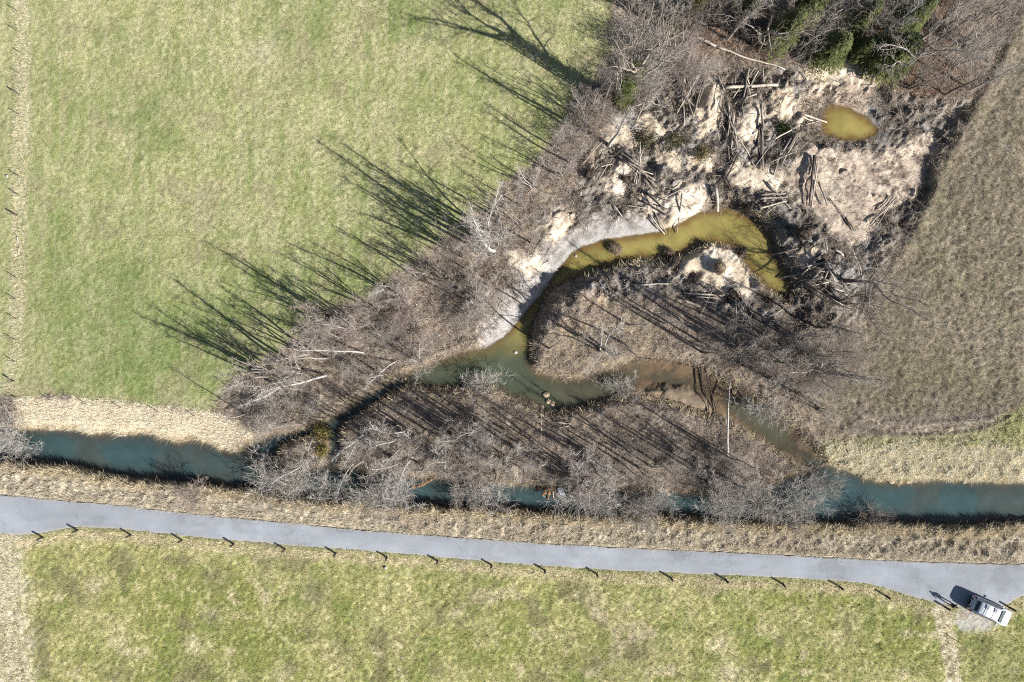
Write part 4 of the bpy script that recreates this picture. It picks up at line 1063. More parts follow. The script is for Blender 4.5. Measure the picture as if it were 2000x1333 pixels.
# ------------------------------------------------------------------ logs
def tube_path(pts, r0, r1, k=8, seed=0, rough=0.08):
    """one continuous, slightly irregular tube with end caps"""
    R = np.random.default_rng(seed); pts = np.array(pts, float); n = len(pts)
    d = np.gradient(pts, axis=0); d /= np.linalg.norm(d, axis=1, keepdims=True)
    ref = np.array([0, 0, 1.0]) if abs(d[0, 2]) < 0.9 else np.array([1.0, 0, 0])
    V = []
    for i in range(n):
        u = unit(np.cross(d[i], ref)); v = np.cross(d[i], u); r = r0 + (r1 - r0) * i / (n - 1)
        for a in range(k):
            an = 2 * math.pi * a / k; rr = r * (1 + R.uniform(-rough, rough))
            V.append(pts[i] + (u * math.cos(an) + v * math.sin(an)) * rr)
    F = [[i * k + a, i * k + (a + 1) % k, (i + 1) * k + (a + 1) % k, (i + 1) * k + a] for i in range(n - 1) for a in range(k)]
    c0 = len(V); V.append(pts[0]); V.append(pts[-1])
    T = [[c0, (a + 1) % k, a] for a in range(k)] + [[c0 + 1, (n - 1) * k + a, (n - 1) * k + (a + 1) % k] for a in range(k)]
    return np.array(V), np.array(F), np.array(T)

LR = random.Random(4)
LOGS = []
def log(pts, r, mat, lift=0.0, taper=0.6, label=None, name="log", cat="log", bend=0.08, z_end=None):
    w = [P(*p, lift) for p in pts]
    L = sum(math.dist(w[i], w[i + 1]) for i in range(len(w) - 1))
    n = max(4, int(L / 0.8) + 2)
    pl = resamp(w, L / (n + 0.5)) if len(w) > 2 else np.stack([np.linspace(w[0][0], w[1][0], n), np.linspace(w[0][1], w[1][1], n)], -1)
    z = hgt(pl[:, 0], pl[:, 1]); n = len(pl)
    zz = np.maximum(np.linspace(z[0], z[-1], n), 0.0 * z + np.minimum(z, np.linspace(z[0], z[-1], n) + 0.3)) + r * 0.8 + lift
    zz = np.maximum(zz, WL + r * 0.3)
    zz = np.maximum(zz, np.convolve(np.pad(zz, 1, 'edge'), [0.25, 0.5, 0.25], 'valid'))
    q = np.stack([pl[:, 0], pl[:, 1], zz], -1)
    q[1:-1, :2] += np.array([[LR.gauss(0, bend * r * 3), LR.gauss(0, bend * r * 3)] for _ in range(n - 2)])
    o0 = q[0].copy()
    V, F, T = tube_path(q - o0, r, r * taper, 8, LR.randrange(9999))
    o = link(name, mesh_np(name, V, [F, T]), mat, None, tuple(o0))
    o["category"] = cat
    mx = sum(p[0] for p in pts) / len(pts); my = sum(p[1] for p in pts) / len(pts)
    if label: o["label"] = label
    else:
        tone = {M_WOOD_PALE: "pale barkless", M_WOOD_GREY: "grey", M_WOOD_DARK: "dark wet"}[mat]
        sz = "thick" if r > 0.13 else ("slender" if r > 0.07 else "thin")
        LOGS.append((o, mx, my, f"{sz} {tone} log", cat))
    o["group"] = "logs lying about the clearing"
    return o
PA, GR, DK = M_WOOD_PALE, M_WOOD_GREY, M_WOOD_DARK
log([(1417, 171), (1519, 167)], .17, PA, .25, .85, "thick pale barkless log lying level across the top log heap")
log([(1421, 200), (1424, 245), (1427, 292)], .10, PA, .2)
log([(1431, 215), (1432, 258), (1438, 292)], .10, PA, .15)
for a in [([(1336, 137), (1334, 195), (1334, 250)], .07, PA, .2), ([(1367, 142), (1340, 190), (1320, 225)], .08, PA, .2), ([(1360, 155), (1345, 180), (1333, 207)], .09, GR, .25),
          ([(1370, 170), (1352, 230)], .09, GR, .3), ([(1330, 150), (1322, 205)], .10, GR, .2), ([(1382, 150), (1366, 200)], .07, GR, .15), ([(1346, 150), (1328, 215)], .11, DK, .1), ([(1376, 145), (1358, 195)], .10, DK, .12),
          ([(1456, 164), (1465, 185)], .12, GR, .3), ([(1437, 200), (1452, 190), (1477, 185)], .10, PA, .2), ([(1462, 136), (1458, 156), (1464, 165)], .09, PA, .3), ([(1481, 139), (1466, 167)], .08, PA, .35),
          ([(1489, 131), (1490, 162)], .08, PA, .25), ([(1472, 135), (1455, 162)], .09, GR, .2), ([(1435, 264), (1468, 305)], .06, PA, .2), ([(1486, 205), (1488, 270), (1489, 330)], .13, GR, .2), ([(1483, 245), (1484, 330)], .10, DK, .15),
          ([(1404, 236), (1420, 270)], .07, GR, .15), ([(1450, 202), (1450, 232)], .10, GR, .15), ([(1442, 205), (1443, 228)], .10, GR, .15), ([(1408, 205), (1422, 245)], .08, GR, .15), ([(1400, 150), (1416, 178)], .09, GR, .2),
          ([(1422, 160), (1421, 185)], .09, DK, .1), ([(1436, 152), (1438, 172)], .08, GR, .15), ([(1425, 178), (1470, 176)], .08, GR, .15),
          ([(1564, 229), (1592, 233)], .09, PA, .05), ([(1572, 243), (1606, 232)], .06, PA, .05), ([(1556, 261), (1535, 300)], .09, GR, .1), ([(1545, 270), (1515, 318)], .10, GR, .1), ([(1550, 278), (1528, 318)], .07, PA, .1), ([(1564, 141), (1579, 156)], .07, PA, .1),
          ([(1588, 305), (1581, 402)], .15, DK, .35), ([(1595, 320), (1586, 405)], .10, PA, .2), ([(1599, 355), (1616, 403)], .12, GR, .25), ([(1592, 308), (1590, 345)], .11, GR, .3), ([(1620, 388), (1648, 420), (1670, 453)], .06, GR, .1), ([(1651, 425), (1668, 451)], .10, DK, .15),
          ([(1750, 383), (1722, 416)], .09, GR, .3), ([(1750, 388), (1707, 450)], .04, PA, .2), ([(1480, 382), (1535, 378)], .10, GR, .2), ([(1478, 391), (1538, 385)], .11, GR, .15), ([(1485, 398), (1525, 395)], .08, DK, .1),
          ([(1412, 333), (1435, 380)], .10, DK, .25), ([(1330, 380), (1326, 453)], .09, GR, .3), ([(1270, 420), (1302, 455)], .09, PA, .15), ([(1277, 415), (1305, 452)], .07, GR, .12), ([(1266, 424), (1290, 446)], .07, GR, .1),
          ([(1285, 393), (1345, 363)], .09, GR, .25), ([(1197, 400), (1215, 423)], .08, PA, .2), ([(1220, 400), (1262, 408)], .05, PA, .1), ([(1160, 528), (1185, 583)], .12, GR, .25), ([(1167, 523), (1192, 573)], .12, GR, .25),
          ([(1245, 558), (1280, 555), (1312, 555)], .10, PA, .25), ([(1335, 573), (1412, 578)], .08, PA, .2), ([(1360, 580), (1400, 583)], .07, PA, .15), ([(1190, 588), (1240, 605), (1275, 618)], .09, GR, .2), ([(1332, 585), (1367, 600)], .13, PA, .2),
          ([(1443, 590), (1462, 628)], .09, PA, .25), ([(1436, 592), (1458, 626)], .09, GR, .25), ([(1206, 294), (1236, 320)], .10, GR, .2), ([(1213, 290), (1238, 318)], .10, GR, .2), ([(1201, 300), (1228, 322)], .08, GR, .15),
          ([(1254, 349), (1274, 370)], .10, GR, .2), ([(1260, 345), (1282, 366)], .09, GR, .2), ([(1250, 276), (1249, 320), (1250, 362)], .06, PA, .4), ([(1242, 360), (1248, 330)], .06, PA, .2), ([(1246, 358), (1252, 335)], .06, GR, .2),
          ([(1562, 525), (1595, 515)], .10, PA, .3), ([(1549, 567), (1585, 558), (1614, 552)], .09, PA, .25), ([(1575, 551), (1595, 531)], .09, PA, .2), ([(1560, 560), (1602, 540)], .07, GR, .2), ([(1612, 527), (1624, 551)], .09, PA, .3), ([(1615, 515), (1645, 551)], .07, GR, .3),
          ([(1609, 510), (1609, 528)], .13, PA, .5), ([(1622, 563), (1645, 570)], .08, PA, .2), ([(1512, 497), (1554, 487)], .10, GR, .2), ([(1575, 565), (1620, 595), (1660, 604)], .09, DK, .3), ([(1629, 486), (1648, 500)], .13, PA, .25), ([(1604, 470), (1610, 492)], .06, PA, .3),
          ([(1500, 620), (1535, 600)], .06, PA, .2), ([(1502, 622), (1590, 650)], .05, DK, .3), ([(1085, 825), (1115, 828)], .09, PA, .2), ([(1083, 838), (1112, 832)], .08, PA, .2), ([(1058, 800), (1057, 862)], .05, PA, .5),
          ([(1233, 205), (1282, 172)], .07, PA, .3), ([(1240, 208), (1275, 197), (1280, 204)], .09, PA, .2), ([(1274, 218), (1292, 220)], .09, PA, .15), ([(1310, 760), (1292, 790)], .04, GR, .2)]:
    log(*a)
for (cx, cy, sx, sy, n, ang) in [(1345, 175, 22, 30, 9, 1.75), (1440, 168, 30, 18, 8, 1.2), (1425, 230, 10, 30, 6, 1.65), (1488, 275, 8, 30, 3, 1.6), (1240, 330, 22, 22, 6, -.8), (1285, 395, 25, 16, 5, -.7), (1600, 530, 32, 28, 8, .6), (1500, 395, 25, 10, 3, .1),
                             (1445, 612, 14, 16, 4, -1.1), (1385, 585, 32, 10, 4, .0), (1180, 320, 16, 16, 4, .7), (1265, 205, 25, 16, 5, .5), (1530, 290, 12, 18, 3, 1.0), (1640, 570, 22, 20, 5, -.6), (1420, 335, 14, 20, 3, 1.3), (1735, 415, 16, 16, 2, .9)]:
    for _ in range(n):
        a = LR.gauss(ang, .35); L = LR.uniform(12, 40); x_ = LR.gauss(cx, sx * .6); y_ = LR.gauss(cy, sy * .6)
        log([(x_ - math.cos(a) * L, y_ + math.sin(a) * L), (x_ + math.cos(a) * L, y_ - math.sin(a) * L)], LR.uniform(.045, .11), LR.choice([GR, GR, PA, DK]), LR.uniform(.08, .4))
log([(1560, 221), (1590, 226), (1622, 234)], .13, PA, .12, .5, "white barkless log reaching into the muddy pond")
log([(1397, 366), (1405, 411)], .19, PA, .35, .9, "short thick pale log propped on the sandy head of the channel")
log([(1357, 73), (1398, 92)], .15, PA, .25, .8, "whitish straight log lying on orange leaves under the bare wood")
log([(1398, 92), (1450, 112), (1487, 122), (1535, 135)], .11, PA, .25, .5, "long slim fallen trunk between the orange leaves and the log heap")
log([(1420, 895), (1421, 840), (1424, 790), (1428, 745)], .12, M_BARK_PALE, .5, .5, "long white fallen birch trunk spanning the lower side channel", "fallen_birch", "fallen tree")
log([(1371, 716), (1380, 765), (1389, 812)], .07, DK, .45, .8, "thin dark line lying across the brown shallows, nearer the sandbar", "dark_line", "fallen tree")  # two thin dark tubes spanning the side channel
log([(1379, 718), (1392, 765), (1405, 812)], .08, DK, .45, .8, "dark line lying across the brown shallows, nearer the white birch", "dark_line", "fallen tree")
log([(34, 462), (36, 475)], .06, PA, .03, .9, "upper of two pale broken poles lying along the western fence", "broken_pole", "pole")
log([(37, 484), (36, 498)], .06, PA, .03, .9, "lower of two pale broken poles lying along the western fence", "broken_pole", "pole")

# stumps, clods, stones --------------------------------------------------------
def lump(name, px, py, rx, ry, rz, mat, label, cat, lift=0.0, seed=1, wl=False):
    x, y = P(px, py); z = max(hz(x, y), WL - .05)
    bm = bmesh.new(); bmesh.ops.create_icosphere(bm, subdivisions=3, radius=1.0)
    R = np.random.default_rng(seed)
    co = np.array([v.co[:] for v in bm.verts])
    n_ = fbm(co[:, 0] + seed * 3, co[:, 1] + co[:, 2] * 1.7, 0.9, 301 + seed % 7, 3, .6)
    for v, k in zip(bm.verts, n_):
        v.co = v.co * (0.55 + 0.9 * k); v.co.x *= rx; v.co.y *= ry; v.co.z *= rz
    me = bpy.data.meshes.new(name); bm.to_mesh(me); bm.free()
    o = link(name, me, mat, None, (x, y, z + rz * 0.25 + lift)); o.rotation_euler = (0, 0, seed)
    if label: o["label"] = label
    o["category"] = cat
    return o
M_CLOD = plain("matted_sod", (0.17, 0.135, 0.10), .95, .1, .5, 6, 1.0, 14)
M_CLOD_D = plain("dark_root_soil", (0.055, 0.043, 0.035), .95, .1, .5, 6, 1.0, 14)
M_STONE = plain("tan_stone", (0.34, 0.27, 0.19), .85, .2, .3, 4, .5, 12)
M_STONE_G = plain("grey_stone", (0.34, 0.33, 0.32), .85, .2, .3, 4, .5, 12)
for (px, py, rx, ry, rz, m, lb) in [(1203, 484, .75, .95, .7, M_CLOD, "straw-coloured sod clump standing in the yellow channel by its outer bank"), (1309, 493, .6, .8, .7, M_CLOD, "brown sod clump in the yellow channel above the sandy peninsula"),
                                    (1317, 512, .6, .8, .7, M_CLOD_D, "dark root clump on the peninsula bank above the sand"), (1453, 494, .7, .6, .6, M_CLOD_D, "dark root clump at the inner bend of the yellow channel"),
                                    (1400, 526, .85, .7, .65, M_CLOD, "round sod heap in the middle of the peninsula sand"), (1355, 545, .5, .7, .45, M_CLOD_D, "dark root heap on the lower west side of the peninsula sand"),
                                    (1430, 575, .8, 1.0, .75, M_CLOD_D, "dark upturned root plate below the peninsula sand"), (1220, 350, .5, .35, .55, M_CLOD_D, "dark stump on the tall western sand patch"),
                                    (1605, 505, .9, .8, .9, M_CLOD_D, "dark upturned root plate amid the radiating logs"), (1555, 462, 1.1, .9, .8, M_CLOD_D, "large dark soil heap at the east end of the channel"),
                                    (1462, 408, .8, .6, .6, M_CLOD_D, "dark brushy root heap at the head of the channel"), (1152, 342, .9, .5, .6, M_CLOD_D, "dark soil heap on the edge of the clearing by the meadow thicket"),
                                    (1770, 440, .7, .5, .45, M_CLOD_D, "dark soil lump in the hollow under the withered field"), (1545, 585, .6, .5, .5, M_CLOD_D, "dark root lump at the end of the yellow channel"),
                                    (1500, 588, .5, .5, .5, M_CLOD_D, "dark root lump beside the channel end, west of it")]:
    o = lump("sod_clump" if m is M_CLOD else "root_plate", px, py, rx * .8, ry * .8, rz * .8, m, lb, "sod clump" if m is M_CLOD else "root plate", 0, int(px) % 97)
    Rr = np.random.default_rng(int(px)); sg = []
    for k in range(70 if m is M_CLOD_D else 0):
        dv = unit(Rr.normal(0, 1, 3) * np.array([1, 1, .8]) + np.array([0, 0, .25])); p0 = dv * np.array([rx, ry, rz]) * .45; l = Rr.uniform(.25, .9)
        p1 = p0 + dv * l * .6 + Rr.normal(0, .08, 3); p2 = p1 + unit(dv + Rr.normal(0, .7, 3)) * l * .5; r_ = Rr.uniform(.012, .04)
        sg += [(p0, p1, r_, r_ * .7, 4), (p1, p2, r_ * .7, .008, 4)]
    if sg:
        V, F = tubes(sg); tag(link("roots", mesh_np("roots", V, [F]), M_WOOD_DARK if k % 2 else M_WOOD_GREY, o), kind="stuff")
    else:
        n = 900; a = Rr.normal(0, 1, (n, 3)); a[:, 2] = np.abs(a[:, 2]); a /= np.linalg.norm(a, axis=1, keepdims=True); b = a * np.array([rx, ry, rz]) * .62
        t_ = b + (a + Rr.normal(0, .6, (n, 3)) + np.array([0, 0, .2])) * Rr.uniform(.12, .32, (n, 1)); q_ = np.cross(a, Rr.normal(0, 1, (n, 3))); q_ /= np.linalg.norm(q_, axis=1, keepdims=True)
        V = np.stack([b - q_ * .02, b + q_ * .02, t_], 1).reshape(-1, 3); cc = np.repeat(np.array([[.24, .19, .13]]) * Rr.uniform(.5, 1.5, (n, 1)), 3, axis=0)
        tag(link("grass", mesh_np("grass", V, [np.arange(3 * n).reshape(-1, 3)], cc, smooth=False), M_BLADE, o), kind="stuff")
STN = []
for (px, py, r, m) in [(1748, 942, .38, M_STONE), (1765, 945, .22, M_STONE), (1782, 943, .28, M_STONE), (1797, 941, .18, M_STONE), (1893, 945, .2, M_STONE), (1068, 772, .35, M_STONE), (1072, 786, .3, M_STONE), (1060, 797, .24, M_STONE), (1080, 790, .28, M_STONE),
                       (1048, 803, .2, M_STONE), (1303, 958, .36, M_STONE), (1308, 968, .24, M_STONE), (1235, 962, .25, M_STONE), (1385, 955, .3, M_STONE), (1290, 959, .2, M_STONE), (1438, 765, .3, M_STONE), (1430, 757, .2, M_STONE), (1435, 932, .2, M_STONE),
                       (398, 938, .24, M_STONE), (783, 744, .16, M_STONE_G), (789, 741, .13, M_STONE), (1126, 498, .16, M_STONE_G), (1007, 689, .2, M_STONE_G), (865, 776, .3, M_STONE), (870, 784, .2, M_STONE), (1694, 1012, .45, M_STONE), (236, 852, .16, M_STONE_G), (1472, 262, .2, M_STONE_G), (1389, 256, .2, M_STONE_G), (920, 727, .1, M_STONE_G), (16, 345, .16, M_STONE_G), (753, 1109, .16, M_STONE_G)]:
    o = lump("stone", px, py, r, r * .8, r * .6, m, None, "stone", 0.04, int(px + py) % 53)
    STN.append((o, px, py, ("tan" if m is M_STONE else "grey") + (" larger stone" if r > .27 else " small stone"), "stone")); o["group"] = "stones along the water"

# driftwood heap and board in the river -----------------------------------------
x, y = P(1077, 945, WL); dh = tag(empty("driftwood_heap", (x, y, WL)), "tangled heap of orange-brown driftwood caught in the river beside a white board", "driftwood")
M_DRIFT = plain("rusty_driftwood", (0.27, 0.15, 0.075), .9, .15, .35, 4, .5, 18)
DR = random.Random(9)
for k in range(16):
    a = DR.uniform(0.5, 1.4) + (1.2 if k % 3 == 0 else 0); L = DR.uniform(1.2, 3.0); cx, cy = DR.gauss(0, .35), DR.gauss(0, .4); z = .1 + .5 * DR.random()
    pts = [(cx + math.cos(a) * L * (s_ - .5), cy + math.sin(a) * L * (s_ - .5), z + .25 * (s_ - .5) * DR.uniform(-1, 1)) for s_ in (0, .3, .6, 1)]
    pts = np.array(pts) + np.random.default_rng(k).normal(0, .05, (4, 3))
    V, F, T = tube_path(pts, DR.uniform(.05, .11), .03, 6, k); link("branch", mesh_np("branch", V, [F, T]), M_DRIFT if k % 4 else M_WOOD_PALE, dh)
log([(1080, 962), (1083, 982)], .07, PA, .25, .9, "pale stick standing below the driftwood heap in the river", "stick", "stick")
def box_obj(name, sx, sy, sz, mat, parent=None, loc=(0, 0, 0), rot=(0, 0, 0), bev=0.01):
    bm = bmesh.new(); bmesh.ops.create_cube(bm, size=1.0)
    for v in bm.verts: v.co.x *= sx; v.co.y *= sy; v.co.z *= sz
    if bev: bmesh.ops.bevel(bm, geom=bm.edges[:], offset=bev, segments=2, affect='EDGES')
    me = bpy.data.meshes.new(name); bm.to_mesh(me); bm.free()
    o = link(name, me, mat, parent, loc); o.rotation_euler = rot
    return o
x, y = P(1096, 959, WL)
tag(box_obj("white_board", .5, 1.02, .05, plain("white_painted_board", (.62, .64, .68), .6, .3, .06, 5), None, (x, y, WL + .34), (0.05, 0.08, math.radians(24))), "white rectangular board resting on the east side of the driftwood heap", "board")
# line of orange driftwood caught at the island's edge
x, y = P(833, 940, WL); dl = tag(empty("driftwood_line", (x, y, WL)), "thin curved line of orange driftwood along the river edge of the island", "driftwood")
for k in range(12):
    q = k / 11; px = 805 + 50 * q; py = 952 - 22 * q ** 1.5; bx, by = P(px, py, WL); a = DR.uniform(0, 1.2); L = DR.uniform(.5, 1.1)
    pts = [(bx - x + math.cos(a) * L * (s_ - .5), by - y + math.sin(a) * L * (s_ - .5), .1 + .12 * DR.random()) for s_ in (0, .5, 1)]
    V, F, T = tube_path(pts, .05, .03, 5, k + 50); link("branch", mesh_np("branch", V, [F, T]), M_DRIFT, dl)

# ------------------------------------------------------------------ posts
def post(px, py, h, r, mat, label, group, name, lean=0.02):
    x, y, z = G(px, py); pts = [(0, 0, -0.3), (0, 0, h * .5), (lean * LR.uniform(-1, 1) * h, lean * LR.uniform(-1, 1) * h, h - .04)]
    V, F, T = tube_path(pts, r, r * .95, 8, int(px + py)); o = empty(name, (x, y, z))
    link("shaft", mesh_np("shaft", V, [F, T]), mat, o)
    e = pts[-1]; V, F, T = tube_path([e, (e[0], e[1], e[2] + .02), (e[0], e[1], e[2] + .05)], r * .97, r * .6, 8, int(px)); link("chamfered_top", mesh_np("chamfered_top", V, [F, T]), mat, o)
    return tag(o, label, "post", group)
ORD = ["first", "second", "third", "fourth", "fifth", "sixth", "seventh", "eighth", "ninth", "tenth", "eleventh", "twelfth", "thirteenth", "fourteenth", "fifteenth", "sixteenth", "seventeenth", "eighteenth", "nineteenth", "twentieth"]
RP = [(84, 1050), (152, 1036), (256, 1045), (356, 1055), (457, 1063), (557, 1073), (656, 1081), (756, 1089), (855, 1096), (960, 1104), (1064, 1114), (1165, 1121), (1310, 1129), (1417, 1133), (1527, 1140), (1639, 1146), (1730, 1164), (1846, 1186), (1972, 1187)]
for i, (px, py) in enumerate(RP):
    lb = f"{ORD[i]} dark roadside post counted from the west end of the road"
    if i == len(RP) - 2: lb = "dark roadside post standing right beside the person"
    if i == len(RP) - 1: lb = "dark roadside post in front of the parked white car"
    post(px, py, .88, .11, M_POST, lb, "dark posts along the lower road edge", "roadside_post")
post(1861, 1247, .95, .035, M_POST_WOOD, "thin stake on the pale track below the parked car", "meadow fence posts", "fence_stake", .06)
FP = [(33, 21), (35, 61), (40, 103), (38, 144), (39, 185), (39, 224), (38, 344), (36, 380), (34, 421), (31, 542), (29, 584), (29, 622), (27, 663), (26, 705), (26, 745), (30, 776), (35, 801)]
for i, (px, py) in enumerate(FP):
    thick = py in (185, 421, 745)
    post(px, py, 0.95 if thick else .82, .085 if thick else .045, M_POST_WOOD, f"{ORD[i]} {'thick' if thick else 'thin'} wooden fence post from the top of the western fence line", "meadow fence posts", "fence_post", .05)
for i, (px, py) in enumerate([(98, 781), (170, 788), (238, 796), (309, 803), (381, 812), (452, 817)]):
    post(px, py, .82, .042, M_POST_WOOD, f"{ORD[i]} thin fence stake counted eastward along the straw bank", "straw bank fence stakes", "fence_stake", .05)

# ------------------------------------------------------------------ car
M_PAINT = plain("white_car_paint", (.40, .43, .47), .28, .5, .02, 2, coat=.6)
M_GLASS = plain("dark_window_glass", (.012, .016, .022), .04, .6, .1, 2)
M_TRIM = plain("black_plastic_trim", (.02, .021, .023), .5, .4, .1, 8)
M_TYRE = plain("tyre_rubber", (.02, .02, .02), .85, .2, .1, 8)
M_RIM = plain("alloy_rim", (.5, .51, .52), .3, .5, .05, 8, metal=.9)
M_RED = plain("red_lamp_glass", (.30, .012, .01), .15, .5, .1, 8)
M_LAMP = plain("clear_lamp_glass", (.6, .62, .64), .1, .6, .05, 8)
x, y = P(1925, 1189)
car = tag(empty("parked_car", (x, y, hz(x, y) + .03), math.radians(-24)), "white estate car with dark roof rails parked on the gravel pull-in", "car")
def loft(stations):
    """stations: list of rings [(x,y,z)...] equal length, closed over the ends with fans"""
    k = len(stations[0]); V = [p for s_ in stations for p in s_]; n = len(stations)
    F = [[i * k + a, i * k + a + 1, (i + 1) * k + a + 1, (i + 1) * k + a] for i in range(n - 1) for a in range(k - 1)]
    c0 = len(V); V.append(tuple(np.mean(stations[0], axis=0))); V.append(tuple(np.mean(stations[-1], axis=0)))
    T = [[c0, a, a + 1] for a in range(k - 1)] + [[c0 + 1, (n - 1) * k + a + 1, (n - 1) * k + a] for a in range(k - 1)]
    return V, F, T
def half_ring(x, w, zb, zm, zt, crown):
    h = [(x, w * .90, zb), (x, w, zb + (zm - zb) * .5), (x, w, zm), (x, w * .95, zt - .03), (x, w * .86, zt), (x, w * .45, zt + crown * .8), (x, 0, zt + crown)]
    return h + [(p[0], -p[1], p[2]) for p in h[-2::-1]]
ST = [half_ring(*a) for a in [(-2.19, .58, .48, .62, .84, .01), (-2.16, .72, .42, .64, .93, .02), (-2.10, .81, .36, .70, .98, .02), (-1.95, .87, .28, .72, 1.02, .02), (-1.4, .90, .24, .74, 1.02, .02), (-.4, .90, .24, .74, 1.01, .02), (.6, .90, .24, .74, 1.02, .02),
                              (1.1, .90, .24, .74, 1.01, .05), (1.5, .89, .25, .72, .97, .06), (1.85, .86, .27, .66, .89, .06), (2.02, .79, .32, .60, .82, .05), (2.11, .68, .36, .58, .75, .04), (2.17, .50, .42, .56, .67, .03)]]
V, F, T = loft(ST); link("body", mesh_np("body", V, [F, T]), M_PAINT, car)
def cab_ring(x, wb, wt, zb, zt, crown):
    h = [(x, wb, zb), (x, wb * .5 + wt * .5 + .015, zb * .5 + zt * .5), (x, wt + .03, zt - .04), (x, wt - .05, zt), (x, wt * .5, zt + crown * .75), (x, 0, zt + crown)]
    return h + [(p[0], -p[1], p[2]) for p in h[-2::-1]]
CB = [cab_ring(*a) for a in [(-2.06, .80, .74, .98, 1.02, .01), (-1.98, .82, .72, .98, 1.22, .01), (-1.86, .83, .70, .98, 1.44, .02), (-1.70, .84, .68, .98, 1.56, .02), (-1.3, .85, .67, .98, 1.60, .03), (-.6, .86, .67, .98, 1.62, .03),
                             (.1, .86, .67, .98, 1.60, .03), (.35, .86, .68, .98, 1.55, .03), (.7, .85, .71, .98, 1.35, .03), (1.15, .83, .76, .98, 1.05, .03)]]
V, F, T = loft(CB); link("roof", mesh_np("roof", V, [F, T]), M_PAINT, car)
def panel(name, pts, mat, th=.012, parent=car):
    p = np.array(pts, float); nn = unit(np.cross(p[1] - p[0], p[2] - p[0])); V = np.concatenate([p + nn * th, p - nn * th]); k = len(p)
    F = [[i, (i + 1) % k, (i + 1) % k + k, i + k] for i in range(k)]
    Q = [[0, 1, 2, 3], [k + 3, k + 2, k + 1, k]] if k == 4 else []
    return link(name, mesh_np(name, V, [F, Q], smooth=False), mat, parent)
M_REAR = plain("rear_glass", (.010, .014, .024), .35, .25, .1, 2)
M_SCREEN = plain("windscreen_sky_tint", (.055, .075, .10), .08, .6, .1, 2)  # reflected sky painted in: bluish base colour, lighter than the other windows
panel("windscreen", [(1.16, .68, 1.125), (1.16, -.68, 1.125), (.45, -.60, 1.60), (.45, .60, 1.60)], M_SCREEN, .02)
panel("rear_window", [(-2.03, -.56, 1.24), (-2.03, .56, 1.24), (-1.87, .52, 1.52), (-1.87, -.52, 1.52)], M_REAR)
for s_ in (1, -1):
    for nm, xa, xb, xc, xd in [("side_window", .85, -.12, -.12, .42), ("side_window", -.20, -1.10, -1.10, -.20), ("side_window", -1.18, -1.80, -1.62, -1.18)]:
        panel(nm, [(xa, s_ * .845, 1.06), (xb, s_ * .86, 1.06), (xc, s_ * .715, 1.50), (xd, s_ * .715, 1.50)], M_GLASS, .02)
    V, F, T = tube_path([(-1.75, s_ * .66, 1.575), (-1.6, s_ * .66, 1.67), (-.6, s_ * .66, 1.695), (.1, s_ * .66, 1.67), (.3, s_ * .66, 1.575)], .028, .028, 6, 1, 0); link("roof_rail", mesh_np("roof_rail", V, [F, T]), M_TRIM, car)
    m_ = box_obj("mirror", .17, .22, .15, M_PAINT, car, (.78, s_ * 1.0, 1.06), bev=.04)
    box_obj("headlight", .30, .26, .13, M_LAMP, car, (1.97, s_ * .64, .74), (0, .25, -s_ * .45), .03)
    box_obj("tail_light", .12, .20, .36, M_RED, car, (-2.10, s_ * .73, .86), (0, 0, s_ * .3), .03)
    for wx in (1.32, -1.30):
        V, F, T = tube_path([(wx, s_ * .70, .32), (wx, s_ * .90, .32)], .32, .32, 20, 1, 0); w_ = link("wheel", mesh_np("wheel", V, [F, T]), M_TYRE, car)
        V, F, T = tube_path([(wx, s_ * .89, .32), (wx, s_ * .912, .32)], .20, .19, 14, 1, 0); link("rim", mesh_np("rim", V, [F, T]), M_RIM, w_)
for cx_ in (-1.15, -.25):
    box_obj("roof_bar", .06, 1.34, .03, M_TRIM, car, (cx_, 0, 1.715), bev=.01)
for cx_ in (-1.15, -.25): box_obj("dark_bar_block", .15, .40, .06, M_TRIM, car, (cx_, .32, 1.735), bev=.015)  # short dark block on the left part of each roof bar
box_obj("front_bumper", .16, 1.24, .20, M_TRIM, car, (2.09, 0, .40), bev=.05)
box_obj("rear_bumper", .16, 1.42, .20, M_TRIM, car, (-2.13, 0, .46), bev=.05)
box_obj("number_plate", .02, .52, .11, M_LAMP, car, (-2.19, 0, .74), bev=.004)

